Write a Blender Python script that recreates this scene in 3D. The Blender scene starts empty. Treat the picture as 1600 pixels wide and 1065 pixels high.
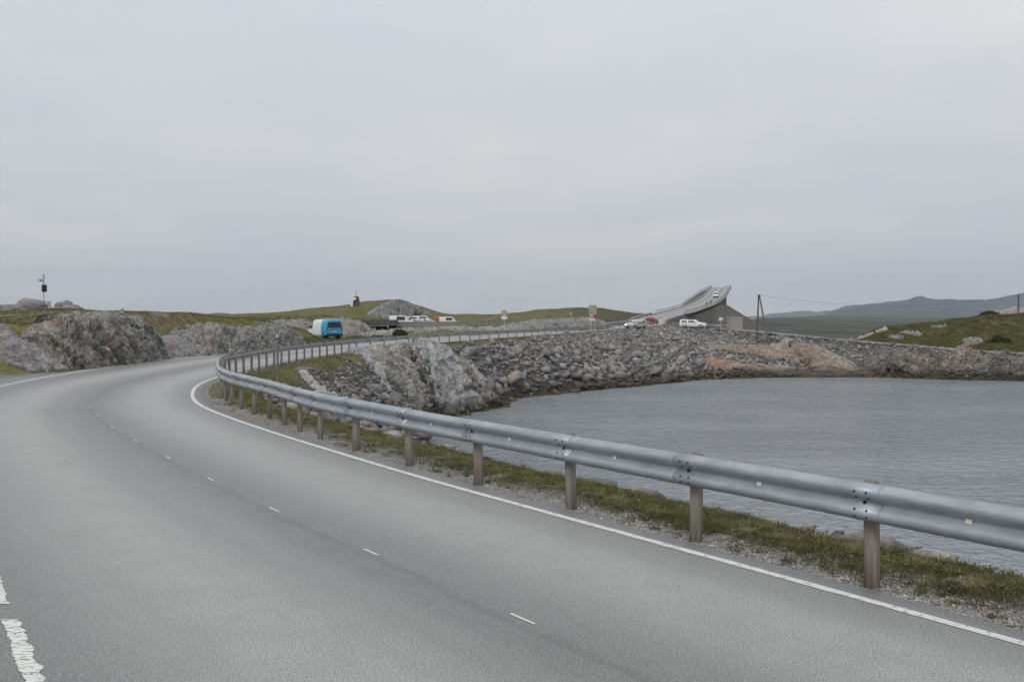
import bpy, bmesh, math, random
import numpy as np
from mathutils import Vector, Matrix
R = math.radians
rng = np.random.default_rng(7)
random.seed(7)
SC = bpy.context.scene
COL = SC.collection

# ------------------------------------------------------------------ camera
FPX, HOR, CAMZ = 1500.0, 497.0, 2.15
PITCH = math.atan((532.5 - HOR) / FPX)
cd = bpy.data.cameras.new("camera")
cam = bpy.data.objects.new("camera", cd)
COL.objects.link(cam)
cam.location = (0, 0, CAMZ)
cam.rotation_euler = (math.pi / 2 - PITCH, 0, 0)
cd.sensor_width = 36
cd.lens = FPX / 1600 * 36
cd.clip_start = 0.1
cd.clip_end = 60000
SC.camera = cam
SC.view_settings.view_transform = 'Standard'
SC.view_settings.look = 'None'
SC.view_settings.gamma = 1
SC.view_settings.exposure = 0.0
SC.view_settings.use_curve_mapping = False

# ------------------------------------------------------------------ world: overcast sky over a Nishita sky
SUN_EL, SUN_AZ = R(48), R(205)
wd = bpy.data.worlds.new("World")
SC.world = wd
wd.use_nodes = True
nt = wd.node_tree
nt.nodes.clear()
def wn(t, **k):
    n = nt.nodes.new(t)
    for a, b in k.items():
        setattr(n, a, b)
    return n
def wl(a, b): nt.links.new(a, b)
out = wn('ShaderNodeOutputWorld'); bg1 = wn('ShaderNodeBackground'); bg2 = wn('ShaderNodeBackground'); mixs = wn('ShaderNodeMixShader')
sky = wn('ShaderNodeTexSky', sky_type='NISHITA', sun_disc=False)
sky.sun_elevation = SUN_EL; sky.sun_rotation = SUN_AZ
wl(sky.outputs[0], bg1.inputs[0]); bg1.inputs[1].default_value = 0.06
tc = wn('ShaderNodeTexCoord'); sep = wn('ShaderNodeSeparateXYZ'); wl(tc.outputs['Generated'], sep.inputs[0])
def wm(op, a, b=None, clamp=False):
    n = wn('ShaderNodeMath', operation=op); n.use_clamp = clamp
    for i, v in enumerate((a, b)):
        if v is None: continue
        if isinstance(v, (int, float)): n.inputs[i].default_value = v
        else: wl(v, n.inputs[i])
    return n.outputs[0]
zc = wm('MAXIMUM', sep.outputs[2], 0.0)
den = wm('ADD', zc, 0.10)
cx = wm('DIVIDE', sep.outputs[0], den); cy = wm('DIVIDE', sep.outputs[1], den)
cmb = wn('ShaderNodeCombineXYZ'); wl(cx, cmb.inputs[0]); wl(cy, cmb.inputs[1])
def wnoise(scale, det, rough, off):
    mp = wn('ShaderNodeMapping'); mp.inputs['Location'].default_value = off; wl(cmb.outputs[0], mp.inputs[0])
    n = wn('ShaderNodeTexNoise'); n.inputs['Scale'].default_value = scale; n.inputs['Detail'].default_value = det
    n.inputs['Roughness'].default_value = rough; wl(mp.outputs[0], n.inputs[0]); return n.outputs[0]
n1 = wnoise(0.42, 4, 0.5, (3.1, 1.7, 0)); n2 = wnoise(1.5, 5, 0.5, (9, 4, 2))
ramp = wn('ShaderNodeValToRGB')
el = ramp.color_ramp.elements
el[0].position = 0.36; el[0].color = (0.530, 0.555, 0.598, 1)
el[1].position = 0.62; el[1].color = (0.635, 0.640, 0.640, 1)
e = el.new(0.5); e.color = (0.570, 0.590, 0.620, 1)
nmix = wm('ADD', wm('MULTIPLY', n1, 0.72), wm('MULTIPLY', n2, 0.28))
wl(nmix, ramp.inputs[0])
bright = wm('ADD', wm('MULTIPLY', zc, 0.85), 1.04)
vm = wn('ShaderNodeVectorMath', operation='SCALE'); wl(ramp.outputs[0], vm.inputs[0]); wl(bright, vm.inputs['Scale'])
wl(vm.outputs[0], bg2.inputs[0]); bg2.inputs[1].default_value = 1.0
mixs.inputs[0].default_value = 0.94
wl(bg1.outputs[0], mixs.inputs[1]); wl(bg2.outputs[0], mixs.inputs[2]); wl(mixs.outputs[0], out.inputs[0])

sl = bpy.data.lights.new("sun", 'SUN'); so = bpy.data.objects.new("sun", sl); COL.objects.link(so)
sl.energy = 1.3; sl.angle = R(22); sl.color = (1.0, 0.97, 0.92)
# nishita rotation 0 = +Y, turning towards +X
sd = Vector((math.sin(SUN_AZ) * math.cos(SUN_EL), math.cos(SUN_AZ) * math.cos(SUN_EL), math.sin(SUN_EL)))
so.rotation_euler = sd.to_track_quat('Z', 'Y').to_euler()

# ------------------------------------------------------------------ numpy noise
_perm = rng.permutation(256)
_perm = np.concatenate([_perm, _perm, _perm]).astype(np.int64)
_g3 = rng.normal(size=(256, 3)); _g3 /= np.linalg.norm(_g3, axis=1)[:, None]
def perlin(p):
    p = np.asarray(p, float); pi = np.floor(p).astype(np.int64); pf = p - pi; pi &= 255
    u = pf * pf * pf * (pf * (pf * 6 - 15) + 10); res = 0
    for i in (0, 1):
        for j in (0, 1):
            for k in (0, 1):
                h = _perm[_perm[_perm[(pi[:, 0] + i) & 255] + ((pi[:, 1] + j) & 255)] + ((pi[:, 2] + k) & 255)]
                dd = pf - np.array([i, j, k]); dot = (_g3[h] * dd).sum(1)
                w = (u[:, 0] if i else 1 - u[:, 0]) * (u[:, 1] if j else 1 - u[:, 1]) * (u[:, 2] if k else 1 - u[:, 2])
                res = res + w * dot
    return res * 1.6
def fbm(p, o=4, lac=2.03, gain=0.5):
    p = np.asarray(p, float); a = 1.0; r = 0; t = 0
    for _ in range(o):
        r = r + a * perlin(p); t += a; a *= gain; p = p * lac + 17.3
    return r / t
def ridged(p, o=4):
    p = np.asarray(p, float); a = 1.0; r = 0; t = 0
    for _ in range(o):
        r = r + a * (1 - 2 * np.abs(perlin(p))); t += a; a *= 0.5; p = p * 2.1 + 5.7
    return r / t
def blocks(p, seed=0, tilt=1.0):
    """faceted noise: each Voronoi cell has its own height and slant; returns value and F2-F1 edge distance"""
    p = np.asarray(p, float); pi = np.floor(p).astype(np.int64)
    f1 = np.full(len(p), 9e9); f2 = f1.copy(); val = np.zeros(len(p))
    for i in (-1, 0, 1):
        for j in (-1, 0, 1):
            for k in (-1, 0, 1):
                c = pi + np.array([i, j, k]); cc = (c + seed) & 255
                h = _perm[_perm[_perm[cc[:, 0]] + cc[:, 1]] + cc[:, 2]]
                o = np.stack([_perm[h] / 255., _perm[h + 91] / 255., _perm[h + 173] / 255.], 1)
                q = p - (c + o); dist = (q * q).sum(1)
                near = dist < f1
                f2 = np.where(near, f1, np.minimum(f2, dist))
                v = (_perm[h + 40] / 127.5 - 1) + tilt * (q * _g3[h]).sum(1)
                val = np.where(near, v, val); f1 = np.where(near, dist, f1)
    return val, np.sqrt(f2) - np.sqrt(f1)
def sm(a, b, x):
    t = np.clip((np.asarray(x, float) - a) / (b - a), 0, 1); return t * t * (3 - 2 * t)
def xyz(x, y, z=None):
    x = np.asarray(x, float); return np.stack([x, np.asarray(y, float), np.zeros_like(x) if z is None else np.asarray(z, float)], 1)

# ------------------------------------------------------------------ measuring: sight lines of the photograph -> points of the place
cp, sp = math.cos(PITCH), math.sin(PITCH)
def ray(px, py):
    u, v = (px - 800) / FPX, (532.5 - py) / FPX
    d = Vector((u, cp + v * sp, -sp + v * cp)); return d / d.y
def at(px, py, Y):
    d = ray(px, py); return Vector((d.x * Y, Y, CAMZ + d.z * Y))
def gnd(px, py, z=0.0):
    d = ray(px, py); Y = (z - CAMZ) / d.z; return Vector((d.x * Y, Y, z))

# ------------------------------------------------------------------ mesh helpers
def link(name, me, mats=None, parent=None):
    o = bpy.data.objects.new(name, me); COL.objects.link(o)
    if mats is not None:
        for m in (mats if isinstance(mats, (list, tuple)) else [mats]): me.materials.append(m)
    if parent is not None: o.parent = parent
    return o
def tag(o, label=None, cat=None, group=None, kind=None):
    for k, v in (('label', label), ('category', cat), ('group', group), ('kind', kind)):
        if v: o[k] = v
    return o
def thing(name, label, cat, loc=(0, 0, 0), rz=0, group=None):
    o = bpy.data.objects.new(name, None); COL.objects.link(o); o.location = loc; o.rotation_euler = (0, 0, rz)
    o.empty_display_size = 0.3
    return tag(o, label, cat, group)
def np_mesh(name, V, F, col=None, smooth=False, uv=None):
    V = np.asarray(V, np.float32); F = np.asarray(F, np.int32); n = F.shape[1]
    me = bpy.data.meshes.new(name)
    me.vertices.add(len(V)); me.vertices.foreach_set('co', V.ravel())
    me.loops.add(F.size); me.loops.foreach_set('vertex_index', F.ravel())
    me.polygons.add(len(F)); me.polygons.foreach_set('loop_start', np.arange(0, F.size, n, dtype=np.int32))
    me.polygons.foreach_set('loop_total', np.full(len(F), n, np.int32))
    if smooth: me.polygons.foreach_set('use_smooth', np.ones(len(F), bool))
    me.update(calc_edges=True)
    if col is not None:
        c = np.ones((len(V), 4), np.float32); c[:, :3] = col
        a = me.color_attributes.new('Col', 'FLOAT_COLOR', 'POINT'); a.data.foreach_set('color', c.ravel())
    if uv is not None:
        l = me.uv_layers.new(name='UVMap'); l.data.foreach_set('uv', np.asarray(uv, np.float32)[F.ravel()].ravel())
    me.validate()
    return me
def grid_faces(nr, nc, flip=False):
    i = np.arange((nr - 1) * (nc - 1)); r, c = i // (nc - 1), i % (nc - 1)
    a = r * nc + c; f = np.stack([a, a + 1, a + nc + 1, a + nc], 1)
    return f[:, ::-1] if flip else f
class MB:
    def __init__(s): s.v = []; s.f = []; s.m = []
    def add(s, vs, fs, mi=0):
        o = len(s.v); s.v += [tuple(v) for v in vs]; s.f += [tuple(i + o for i in f) for f in fs]; s.m += [mi] * len(fs)
    def box(s, c, d, rz=0, mi=0, M=None):
        hx, hy, hz = d[0] / 2, d[1] / 2, d[2] / 2
        vs = [Vector((x, y, z)) for z in (-hz, hz) for x, y in ((-hx, -hy), (hx, -hy), (hx, hy), (-hx, hy))]
        M = M or Matrix.Rotation(rz, 4, 'Z')
        s.add([M @ v + Vector(c) for v in vs], [(3, 2, 1, 0), (4, 5, 6, 7), (0, 1, 5, 4), (1, 2, 6, 5), (2, 3, 7, 6), (3, 0, 4, 7)], mi)
    def cyl(s, a, b, r0, r1=None, n=12, mi=0):
        a, b = Vector(a), Vector(b); r1 = r0 if r1 is None else r1; z = (b - a).normalized()
        x = z.orthogonal().normalized(); y = z.cross(x); vs = []
        for p, r in ((a, r0), (b, r1)):
            for k in range(n):
                t = 2 * math.pi * k / n; vs.append(p + x * math.cos(t) * r + y * math.sin(t) * r)
        fs = [(k, (k + 1) % n, n + (k + 1) % n, n + k) for k in range(n)] + [tuple(range(n - 1, -1, -1)), tuple(range(n, 2 * n))]
        s.add(vs, fs, mi)
    def obj(s, name, mats, parent=None, smooth=False, bevel=0):
        me = bpy.data.meshes.new(name); me.from_pydata(s.v, [], s.f); me.update()
        bm = bmesh.new(); bm.from_mesh(me); bmesh.ops.recalc_face_normals(bm, faces=bm.faces[:]); bm.to_mesh(me); bm.free()
        for i, p in enumerate(me.polygons): p.material_index = s.m[i]; p.use_smooth = smooth
        if bevel:
            bm = bmesh.new(); bm.from_mesh(me)
            bmesh.ops.bevel(bm, geom=bm.edges[:], offset=bevel, segments=2, affect='EDGES', profile=0.5)
            bm.to_mesh(me); bm.free()
        return link(name, me, mats, parent)
def copy_tree(o, parent=None, loc=None):
    c = o.copy(); COL.objects.link(c); c.parent = parent
    if loc is not None: c.location = loc
    for ch in list(o.children): copy_tree(ch, c)
    return c

# ------------------------------------------------------------------ materials
class NT:
    def __init__(s, name):
        s.m = bpy.data.materials.new(name); s.m.use_nodes = True; s.t = s.m.node_tree; s.t.nodes.clear()
        s.out = s.n('ShaderNodeOutputMaterial'); s.b = s.n('ShaderNodeBsdfPrincipled'); s.l(s.b.outputs[0], s.out.inputs[0])
    def n(s, t, **k):
        x = s.t.nodes.new(t)
        for a, b in k.items(): setattr(x, a, b)
        return x
    def l(s, a, b): s.t.links.new(a, b)
    def setin(s, sock, v):
        if isinstance(v, bpy.types.NodeSocket): s.l(v, sock)
        elif isinstance(v, (tuple, list)) and len(v) == 3 and sock.type == 'RGBA': sock.default_value = (*v, 1)
        else: sock.default_value = v
    def math(s, op, a, b=0.0, clamp=False):
        x = s.n('ShaderNodeMath', operation=op); x.use_clamp = clamp; s.setin(x.inputs[0], a); s.setin(x.inputs[1], b); return x.outputs[0]
    def mix(s, f, a, b, mode='MIX'):
        x = s.n('ShaderNodeMix', data_type='RGBA', blend_type=mode); s.setin(x.inputs[0], f); s.setin(x.inputs[6], a); s.setin(x.inputs[7], b); return x.outputs[2]
    def ramp(s, v, lo, hi, a=0.0, b=1.0):
        x = s.n('ShaderNodeMapRange', interpolation_type='SMOOTHSTEP'); s.setin(x.inputs[0], v)
        for i, q in enumerate((lo, hi, a, b)): x.inputs[i + 1].default_value = q
        return x.outputs[0]
    def pos(s): return s.n('ShaderNodeNewGeometry').outputs['Position']
    def objc(s): return s.n('ShaderNodeTexCoord').outputs['Object']
    def scale(s, v, sc, rot=(0, 0, 0)):
        x = s.n('ShaderNodeMapping'); s.l(v, x.inputs[0]); x.inputs['Scale'].default_value = sc; x.inputs['Rotation'].default_value = rot; return x.outputs[0]
    def noise(s, v, scale, det=4, rough=0.55, dist=0.0):
        x = s.n('ShaderNodeTexNoise'); s.l(v, x.inputs['Vector']); x.inputs['Scale'].default_value = scale; x.inputs['Detail'].default_value = det
        x.inputs['Roughness'].default_value = rough; x.inputs['Distortion'].default_value = dist; return x.outputs[0]
    def voro(s, v, scale, feature='F1', out='Distance'):
        x = s.n('ShaderNodeTexVoronoi', feature=feature); s.l(v, x.inputs['Vector']); x.inputs['Scale'].default_value = scale; return x.outputs[out]
    def attr(s, n='Col'):
        x = s.n('ShaderNodeAttribute'); x.attribute_name = n; return x.outputs['Color']
    def sepz(s, v, i=2):
        x = s.n('ShaderNodeSeparateXYZ'); s.l(v, x.inputs[0]); return x.outputs[i]
    def bump(s, h, strength=0.5, dist=0.1):
        x = s.n('ShaderNodeBump'); s.l(h, x.inputs['Height']); x.inputs['Strength'].default_value = strength; x.inputs['Distance'].default_value = dist
        s.l(x.outputs[0], s.b.inputs['Normal'])
    def fin(s, col, rough=0.9, metal=0.0, spec=0.3):
        s.setin(s.b.inputs['Base Color'], col); s.setin(s.b.inputs['Roughness'], rough); s.setin(s.b.inputs['Metallic'], metal)
        s.b.inputs['Specular IOR Level'].default_value = spec; return s.m
def scl(n, c, f):
    """colour times value"""
    return n.mix(1.0, c, f, 'MULTIPLY')

ZW = -5.25
def rock_mat(name, a, b, c, tide=True, strata=(1, 1, 1), rot=(0, 0, 0), green=0.25, scale=1.0, pre=None, rough=1.0, dkr=(.30, .43)):
    n = NT(name); p = n.pos(); q = n.scale(n.scale(p, (1, 1, 1), pre) if pre else p, strata, rot)
    f1 = n.noise(q, 0.9 * scale, 6, 0.62, 0.6); f2 = n.noise(q, 4.5 * scale, 6, 0.65, 0.8); f3 = n.noise(p, 16 * scale, 4, 0.6)
    col = n.mix(n.ramp(f1, 0.38, 0.62), a, b)
    col = n.mix(n.ramp(f2, 0.52, 0.7, 0, 0.75), col, c)
    lich = n.noise(p, 7 * scale, 5, 0.7); col = n.mix(n.ramp(lich, 0.58, 0.64, 0, 0.55), col, (0.42, 0.42, 0.40))
    dk = n.noise(q, 2.6 * scale, 6, 0.72, 1.5); col = n.mix(n.ramp(dk, dkr[0], dkr[1], 0.8, 0.0), col, (0.055, 0.05, 0.045))
    vein = n.math('ABSOLUTE', n.math('SUBTRACT', n.noise(q, 1.4 * scale, 5, 0.6, 1.2), 0.5))
    col = n.mix(n.ramp(vein, 0.0, 0.016, 0.8, 0), col, (0.03, 0.03, 0.03))
    grain = n.noise(q, 9 * scale, 5, 0.75, 0.5); col = n.mix(1.0, col, n.ramp(grain, 0.32, 0.66, 0.55, 1.35), 'MULTIPLY')
    rust = n.noise(p, 0.55 * scale, 4, 0.6); col = n.mix(n.ramp(rust, 0.60, 0.70, 0, 0.5), col, (0.24, 0.14, 0.085))
    up = n.sepz(n.n('ShaderNodeNewGeometry').outputs['True Normal'])
    moss = n.math('MULTIPLY', n.ramp(up, 0.55, 0.9), n.ramp(n.noise(p, 0.8 * scale, 5, 0.7), 0.5, 0.6))
    col = n.mix(n.math('MULTIPLY', moss, green), col, (0.085, 0.095, 0.03))
    if tide:
        z = n.math('ADD', n.sepz(p), n.math('MULTIPLY', n.noise(p, 0.7, 3), 1.0))
        t1 = n.ramp(z, ZW + 1.15, ZW + 2.0, 1, 0); col = n.mix(n.math('MULTIPLY', t1, 0.72), col, (0.045, 0.04, 0.033))
        t2 = n.ramp(z, ZW + 0.7, ZW + 1.0, 1, 0); al = n.mix(n.ramp(n.noise(p, 2.2, 3), 0.45, 0.6), (0.10, 0.06, 0.025), (0.055, 0.055, 0.02)); col = n.mix(n.math('MULTIPLY', t2, 0.85), col, al)
    h = n.math('ADD', n.math('MULTIPLY', f2, 0.8), n.math('MULTIPLY', f3, 0.3)); n.bump(h, 0.55, 0.2 / scale)
    return n.fin(col, 0.88, 0, 0.25)
def flat(name, col, rough=0.6, metal=0.0, spec=0.4, var=0.12, sc=3.0, bump=0.0):
    n = NT(name); p = n.objc(); f = n.noise(p, sc, 5, 0.6)
    d = tuple(x * (1 - var * 2) for x in col); b = tuple(min(1, x * (1 + var)) for x in col)
    c = n.mix(n.ramp(f, 0.3, 0.7), d, b)
    if bump: n.bump(n.noise(p, sc * 8, 3), bump, 0.01)
    return n.fin(c, rough, metal, spec)
def glass_mat(name, col=(0.02, 0.025, 0.03)):
    n = NT(name); n.bump(n.noise(n.objc(), 1.5, 2), 0.05, 0.05); return n.fin(col, 0.3, 0, 0.35)

def mat_asphalt(name, base, tracks=True):
    n = NT(name); p = n.pos(); uv = n.n('ShaderNodeUVMap').outputs[0]; u = n.sepz(uv, 0)
    big = n.noise(p, 0.35, 4, 0.6); mid = n.noise(p, 2.2, 5, 0.65)
    along = n.noise(n.scale(uv, (1.6, 0.05, 1)), 1.0, 4, 0.6)
    v = n.math('ADD', 0.80, n.math('MULTIPLY', big, 0.16)); v = n.math('ADD', v, n.math('MULTIPLY', mid, 0.12)); v = n.math('ADD', v, n.math('MULTIPLY', along, 0.18))
    if tracks:
        w = n.math('ADD', u, n.math('MULTIPLY', n.math('SUBTRACT', along, 0.5), 0.7))
        c = n.math('COSINE', n.math('MULTIPLY', n.math('SUBTRACT', w, 1.05), 2 * math.pi / 3.0))
        v = n.math('ADD', v, n.math('MULTIPLY', c, n.ramp(mid, .3, .7, .22, .34)))
        j = n.math('ABSOLUTE', n.math('SUBTRACT', u, n.math('ADD', 2.50, n.math('MULTIPLY', n.math('SUBTRACT', n.noise(n.scale(uv, (0.01, 0.5, 1)), 1.0, 4), 0.5), 0.25))))
        v = n.math('MULTIPLY', v, n.ramp(j, 0.0, 0.09, 0.84, 1.0))
        ed = n.ramp(u, -0.22, 0.0, 0.80, 1.0); v = n.math('MULTIPLY', v, ed)
    g1 = n.noise(p, 85, 1, 0.5); g2 = n.voro(p, 70)
    v = n.math('MULTIPLY', v, n.ramp(g1, 0.3, 0.7, 0.62, 1.38))
    col = n.mix(1.0, base, v, 'MULTIPLY')
    chip = n.ramp(g2, 0.15, 0.27, 0.85, 0.0); col = n.mix(chip, col, (0.48, 0.47, 0.45))
    dk = n.ramp(n.noise(p, 75, 2, 0.6), 0.33, 0.45, 0.75, 0); col = n.mix(dk, col, (0.075, 0.075, 0.078))
    n.bump(mid, 0.1, 0.02)
    return n.fin(col, 0.56, 0, 0.5)
M = {}
M['asphalt'] = mat_asphalt('asphalt', (0.218, 0.216, 0.208))
M['asphalt_old'] = mat_asphalt('asphalt_old', (0.155, 0.152, 0.147), False)
M['asphalt_dark'] = mat_asphalt('asphalt_dark', (0.10, 0.10, 0.102), False)
def mat_paint():
    n = NT('road_paint'); p = n.pos(); f = n.noise(p, 14, 5, 0.75); g = n.noise(p, 60, 2, 0.7)
    c = n.mix(n.ramp(f, 0.36, 0.48, 0.0, 1), (0.25, 0.25, 0.24), (0.66, 0.66, 0.63)); c = n.mix(n.ramp(g, 0.35, 0.7, 0.35, 0), c, (0.3, 0.3, 0.29))
    return n.fin(c, 0.7)
M['paint'] = mat_paint()
def mat_worn():
    n = NT('worn_paint'); p = n.pos(); f = n.noise(n.scale(p, (7, 38, 1)), 1.0, 4, 0.7); e = n.noise(p, 24, 4, 0.75); g = n.noise(p, 85, 1, 0.5)
    c = n.mix(n.ramp(n.math('ADD', n.math('MULTIPLY', f, .7), n.math('MULTIPLY', e, .3)), 0.435, 0.475), (0.175, 0.172, 0.165), (0.66, 0.66, 0.62)); c = n.mix(n.ramp(g, 0.3, 0.7, 0.25, 0), c, (0.2, 0.2, 0.19))
    return n.fin(c, 0.7)
M['worn_paint'] = mat_worn()
def mat_ground():
    n = NT('ground'); p = n.pos(); c = n.attr()
    a = n.noise(p, 0.22, 5, 0.65); b = n.noise(p, 1.7, 6, 0.7); d = n.noise(p, 9, 5, 0.75); e = n.noise(p, 40, 3, 0.7)
    v = n.math('ADD', n.math('MULTIPLY', n.ramp(a, 0.3, 0.7), 0.35), n.math('MULTIPLY', n.ramp(b, 0.3, 0.7), 0.65))
    v = n.math('ADD', v, n.math('MULTIPLY', n.ramp(d, 0.3, 0.7), 0.5)); v = n.math('ADD', v, n.math('MULTIPLY', n.ramp(e, 0.3, 0.7), 0.35))
    col = n.mix(1.0, c, n.math('ADD', 0.28, n.math('MULTIPLY', v, 0.78)), 'MULTIPLY')
    warm = n.mix(1.0, col, (1.25, 0.95, 0.75), 'MULTIPLY'); col = n.mix(n.ramp(n.noise(p, 0.6, 5, 0.7), 0.5, 0.62, 0, 0.4), col, warm)
    n.bump(n.math('ADD', b, n.math('MULTIPLY', d, 0.4)), 0.8, 0.3)
    return n.fin(col, 0.95, 0, 0.15)
M['ground'] = mat_ground()
def mat_vcol(name, rough=0.9, spec=0.2, sc=12, lo=0.7, hi=1.3, trans=0.0, bump=0.0):
    n = NT(name); p = n.pos(); f = n.noise(p, sc, 5, 0.7)
    col = n.mix(1.0, n.attr(), n.ramp(f, 0.3, 0.7, lo, hi), 'MULTIPLY')
    if bump: n.bump(f, bump, 0.08)
    n.fin(col, rough, 0, spec)
    if trans:
        t = n.n('ShaderNodeBsdfTranslucent'); n.setin(t.inputs[0], col); mx = n.n('ShaderNodeMixShader'); mx.inputs[0].default_value = trans
        n.l(n.b.outputs[0], mx.inputs[1]); n.l(t.outputs[0], mx.inputs[2]); n.l(mx.outputs[0], n.out.inputs[0])
    return n.m
M['pebble'] = mat_vcol('pebble', .9, .2, 30, .85, 1.15)
M['leaf'] = mat_vcol('leaf', 0.85, 0.15, 3, 0.8, 1.2, 0.25)
def mat_stone():
    n = NT('stone'); p = n.pos(); q = n.scale(p, (1, 1, 1.6), (0.5, 0.3, 0.7))
    f = n.noise(q, 2.5, 6, 0.7, 0.7); g = n.noise(p, 14, 5, 0.7)
    col = n.mix(1.0, n.attr(), n.math('MULTIPLY', n.ramp(f, 0.3, 0.7, 0.62, 1.3), n.ramp(g, 0.3, 0.7, 0.75, 1.2)), 'MULTIPLY')
    col = n.mix(n.ramp(n.noise(p, 5, 5, 0.75), 0.60, 0.66, 0, 0.45), col, (0.36, 0.36, 0.34))
    z = n.math('ADD', n.sepz(p), n.math('MULTIPLY', n.noise(p, 0.5, 3), 1.1))
    col = n.mix(n.ramp(z, ZW + 1.2, ZW + 2.1, 0.62, 0), col, (0.045, 0.038, 0.03))
    col = n.mix(n.ramp(z, ZW + 0.65, ZW + 1.05, 0.75, 0), col, (0.075, 0.052, 0.022))
    n.bump(n.math('ADD', f, n.math('MULTIPLY', g, 0.4)), 0.7, 0.08)
    return n.fin(col, 0.9, 0, 0.2)
M['stone'] = mat_stone()
def mat_water():
    n = NT('water'); p = n.pos()
    q = n.scale(p, (1.0, 1.1, 1), (0, 0, R(14)))
    w1 = n.noise(q, 1.0, 3, 0.6, 0.8); w2 = n.noise(q, 2.6, 4, 0.6, 0.9); w3 = n.noise(p, 0.13, 3, 0.5)
    gust = n.ramp(n.noise(n.scale(p, (0.03, 0.09, 1)), 1, 4, 0.55), 0.35, 0.65, 0.7, 1.25)
    h = n.math('ADD', n.math('MULTIPLY', w1, 0.9), n.math('MULTIPLY', w2, 0.55))
    h = n.math('MULTIPLY', h, gust)
    n.bump(h, 1.0, 0.55)
    c = n.mix(n.ramp(w3, 0.35, 0.65), (0.235, 0.265, 0.290), (0.265, 0.295, 0.315))
    return n.fin(c, 0.10, 0, 0.5)
M['water'] = mat_water()
M['galv'] = (lambda n: (n.bump(n.noise(n.objc(), 30, 3), 0.06, 0.01), n.fin(n.mix(n.ramp(n.noise(n.scale(n.pos(), (1, 1, 3)), 2.5, 6, 0.65), 0.3, 0.7), (0.27, 0.30, 0.325), (0.38, 0.41, 0.435)), n.ramp(n.noise(n.pos(), 6, 4), 0.3, 0.7, 0.42, 0.58), 0.45, 0.4))[1])(NT('galvanised_steel'))
M['bolt'] = flat('bolt_steel', (0.06, 0.06, 0.065), 0.5, 0.6, var=0.3)
def mat_wood():
    n = NT('post_wood'); p = n.objc(); g = n.noise(n.scale(p, (14, 14, 0.9)), 1.6, 6, 0.7, 0.6); r = n.n('ShaderNodeObjectInfo').outputs['Random']
    c = n.mix(n.ramp(g, 0.3, 0.7), (0.10, 0.085, 0.07), (0.28, 0.26, 0.23)); c = n.mix(n.ramp(n.noise(n.scale(n.pos(), (3, 3, 1.2)), 2, 4), 0.45, 0.7, 0, 0.7), c, (0.16, 0.105, 0.075))
    c = n.mix(n.math('MULTIPLY', r, 0.35), c, (0.20, 0.19, 0.165)); n.bump(g, 0.5, 0.02); return n.fin(c, 0.85, 0, 0.2)
M['wood'] = mat_wood()
M['pole_wood'] = flat('pole_wood', (0.12, 0.10, 0.085), 0.85, var=0.3)
M['concrete'] = flat('concrete', (0.36, 0.36, 0.35), 0.9, var=0.15, sc=0.6, bump=0.2)
M['concrete_dark'] = flat('concrete_dark', (0.22, 0.22, 0.215), 0.9, var=0.2, sc=0.5)
M['slate'] = flat('dark_slate', (0.07, 0.075, 0.08), 0.6, var=0.2, sc=2)
M['dark'] = flat('dark_interior', (0.02, 0.02, 0.02), 0.9)
M['white'] = flat('white_paint', (0.72, 0.73, 0.72), 0.35, var=0.05)
M['offwhite'] = flat('off_white_paint', (0.55, 0.56, 0.55), 0.4, var=0.06)
M['grey'] = flat('grey_paint', (0.27, 0.265, 0.26), 0.6, var=0.08)
M['lightgrey'] = flat('light_grey_paint', (0.45, 0.45, 0.44), 0.5, var=0.08)
M['blue'] = flat('cyan_blue_paint', (0.03, 0.32, 0.55), 0.3, var=0.06)
M['navy'] = flat('dark_blue_paint', (0.03, 0.06, 0.14), 0.3, var=0.06)
M['red'] = flat('dark_red_paint', (0.22, 0.02, 0.03), 0.3, var=0.06)
M['orange'] = flat('orange_paint', (0.40, 0.10, 0.05), 0.4, var=0.06)
M['black'] = flat('black_plastic', (0.018, 0.018, 0.02), 0.5, var=0.2)
M['tyre'] = flat('tyre_rubber', (0.02, 0.02, 0.02), 0.85)
M['rim'] = flat('rim_metal', (0.42, 0.42, 0.43), 0.35, 0.7)
M['glass'] = glass_mat('dark_glass', (0.03, 0.036, 0.035))
M['redlamp'] = flat('red_lamp', (0.35, 0.02, 0.02), 0.2)
M['clearlamp'] = flat('clear_lamp', (0.75, 0.75, 0.72), 0.15)
def emis(name, col, st):
    n = NT(name); n.fin(col, 0.3); n.b.inputs['Emission Color'].default_value = (*col, 1); n.b.inputs['Emission Strength'].default_value = st; return n.m
M['lit'] = emis('lit_lamp', (1, 0.95, 0.85), 2.5)
M['reflect'] = flat('reflector', (0.75, 0.72, 0.6), 0.2)
M['signred'] = flat('sign_red', (0.42, 0.03, 0.04), 0.5, var=0.05)
M['signwhite'] = flat('sign_white', (0.62, 0.60, 0.58), 0.5, var=0.04)
M['signback'] = flat('sign_board_back', (0.33, 0.35, 0.27), 0.6, var=0.12, sc=1)
M['skin'] = flat('skin', (0.35, 0.22, 0.16), 0.6)
M['cloth'] = flat('dark_cloth', (0.03, 0.03, 0.035), 0.9)

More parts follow.
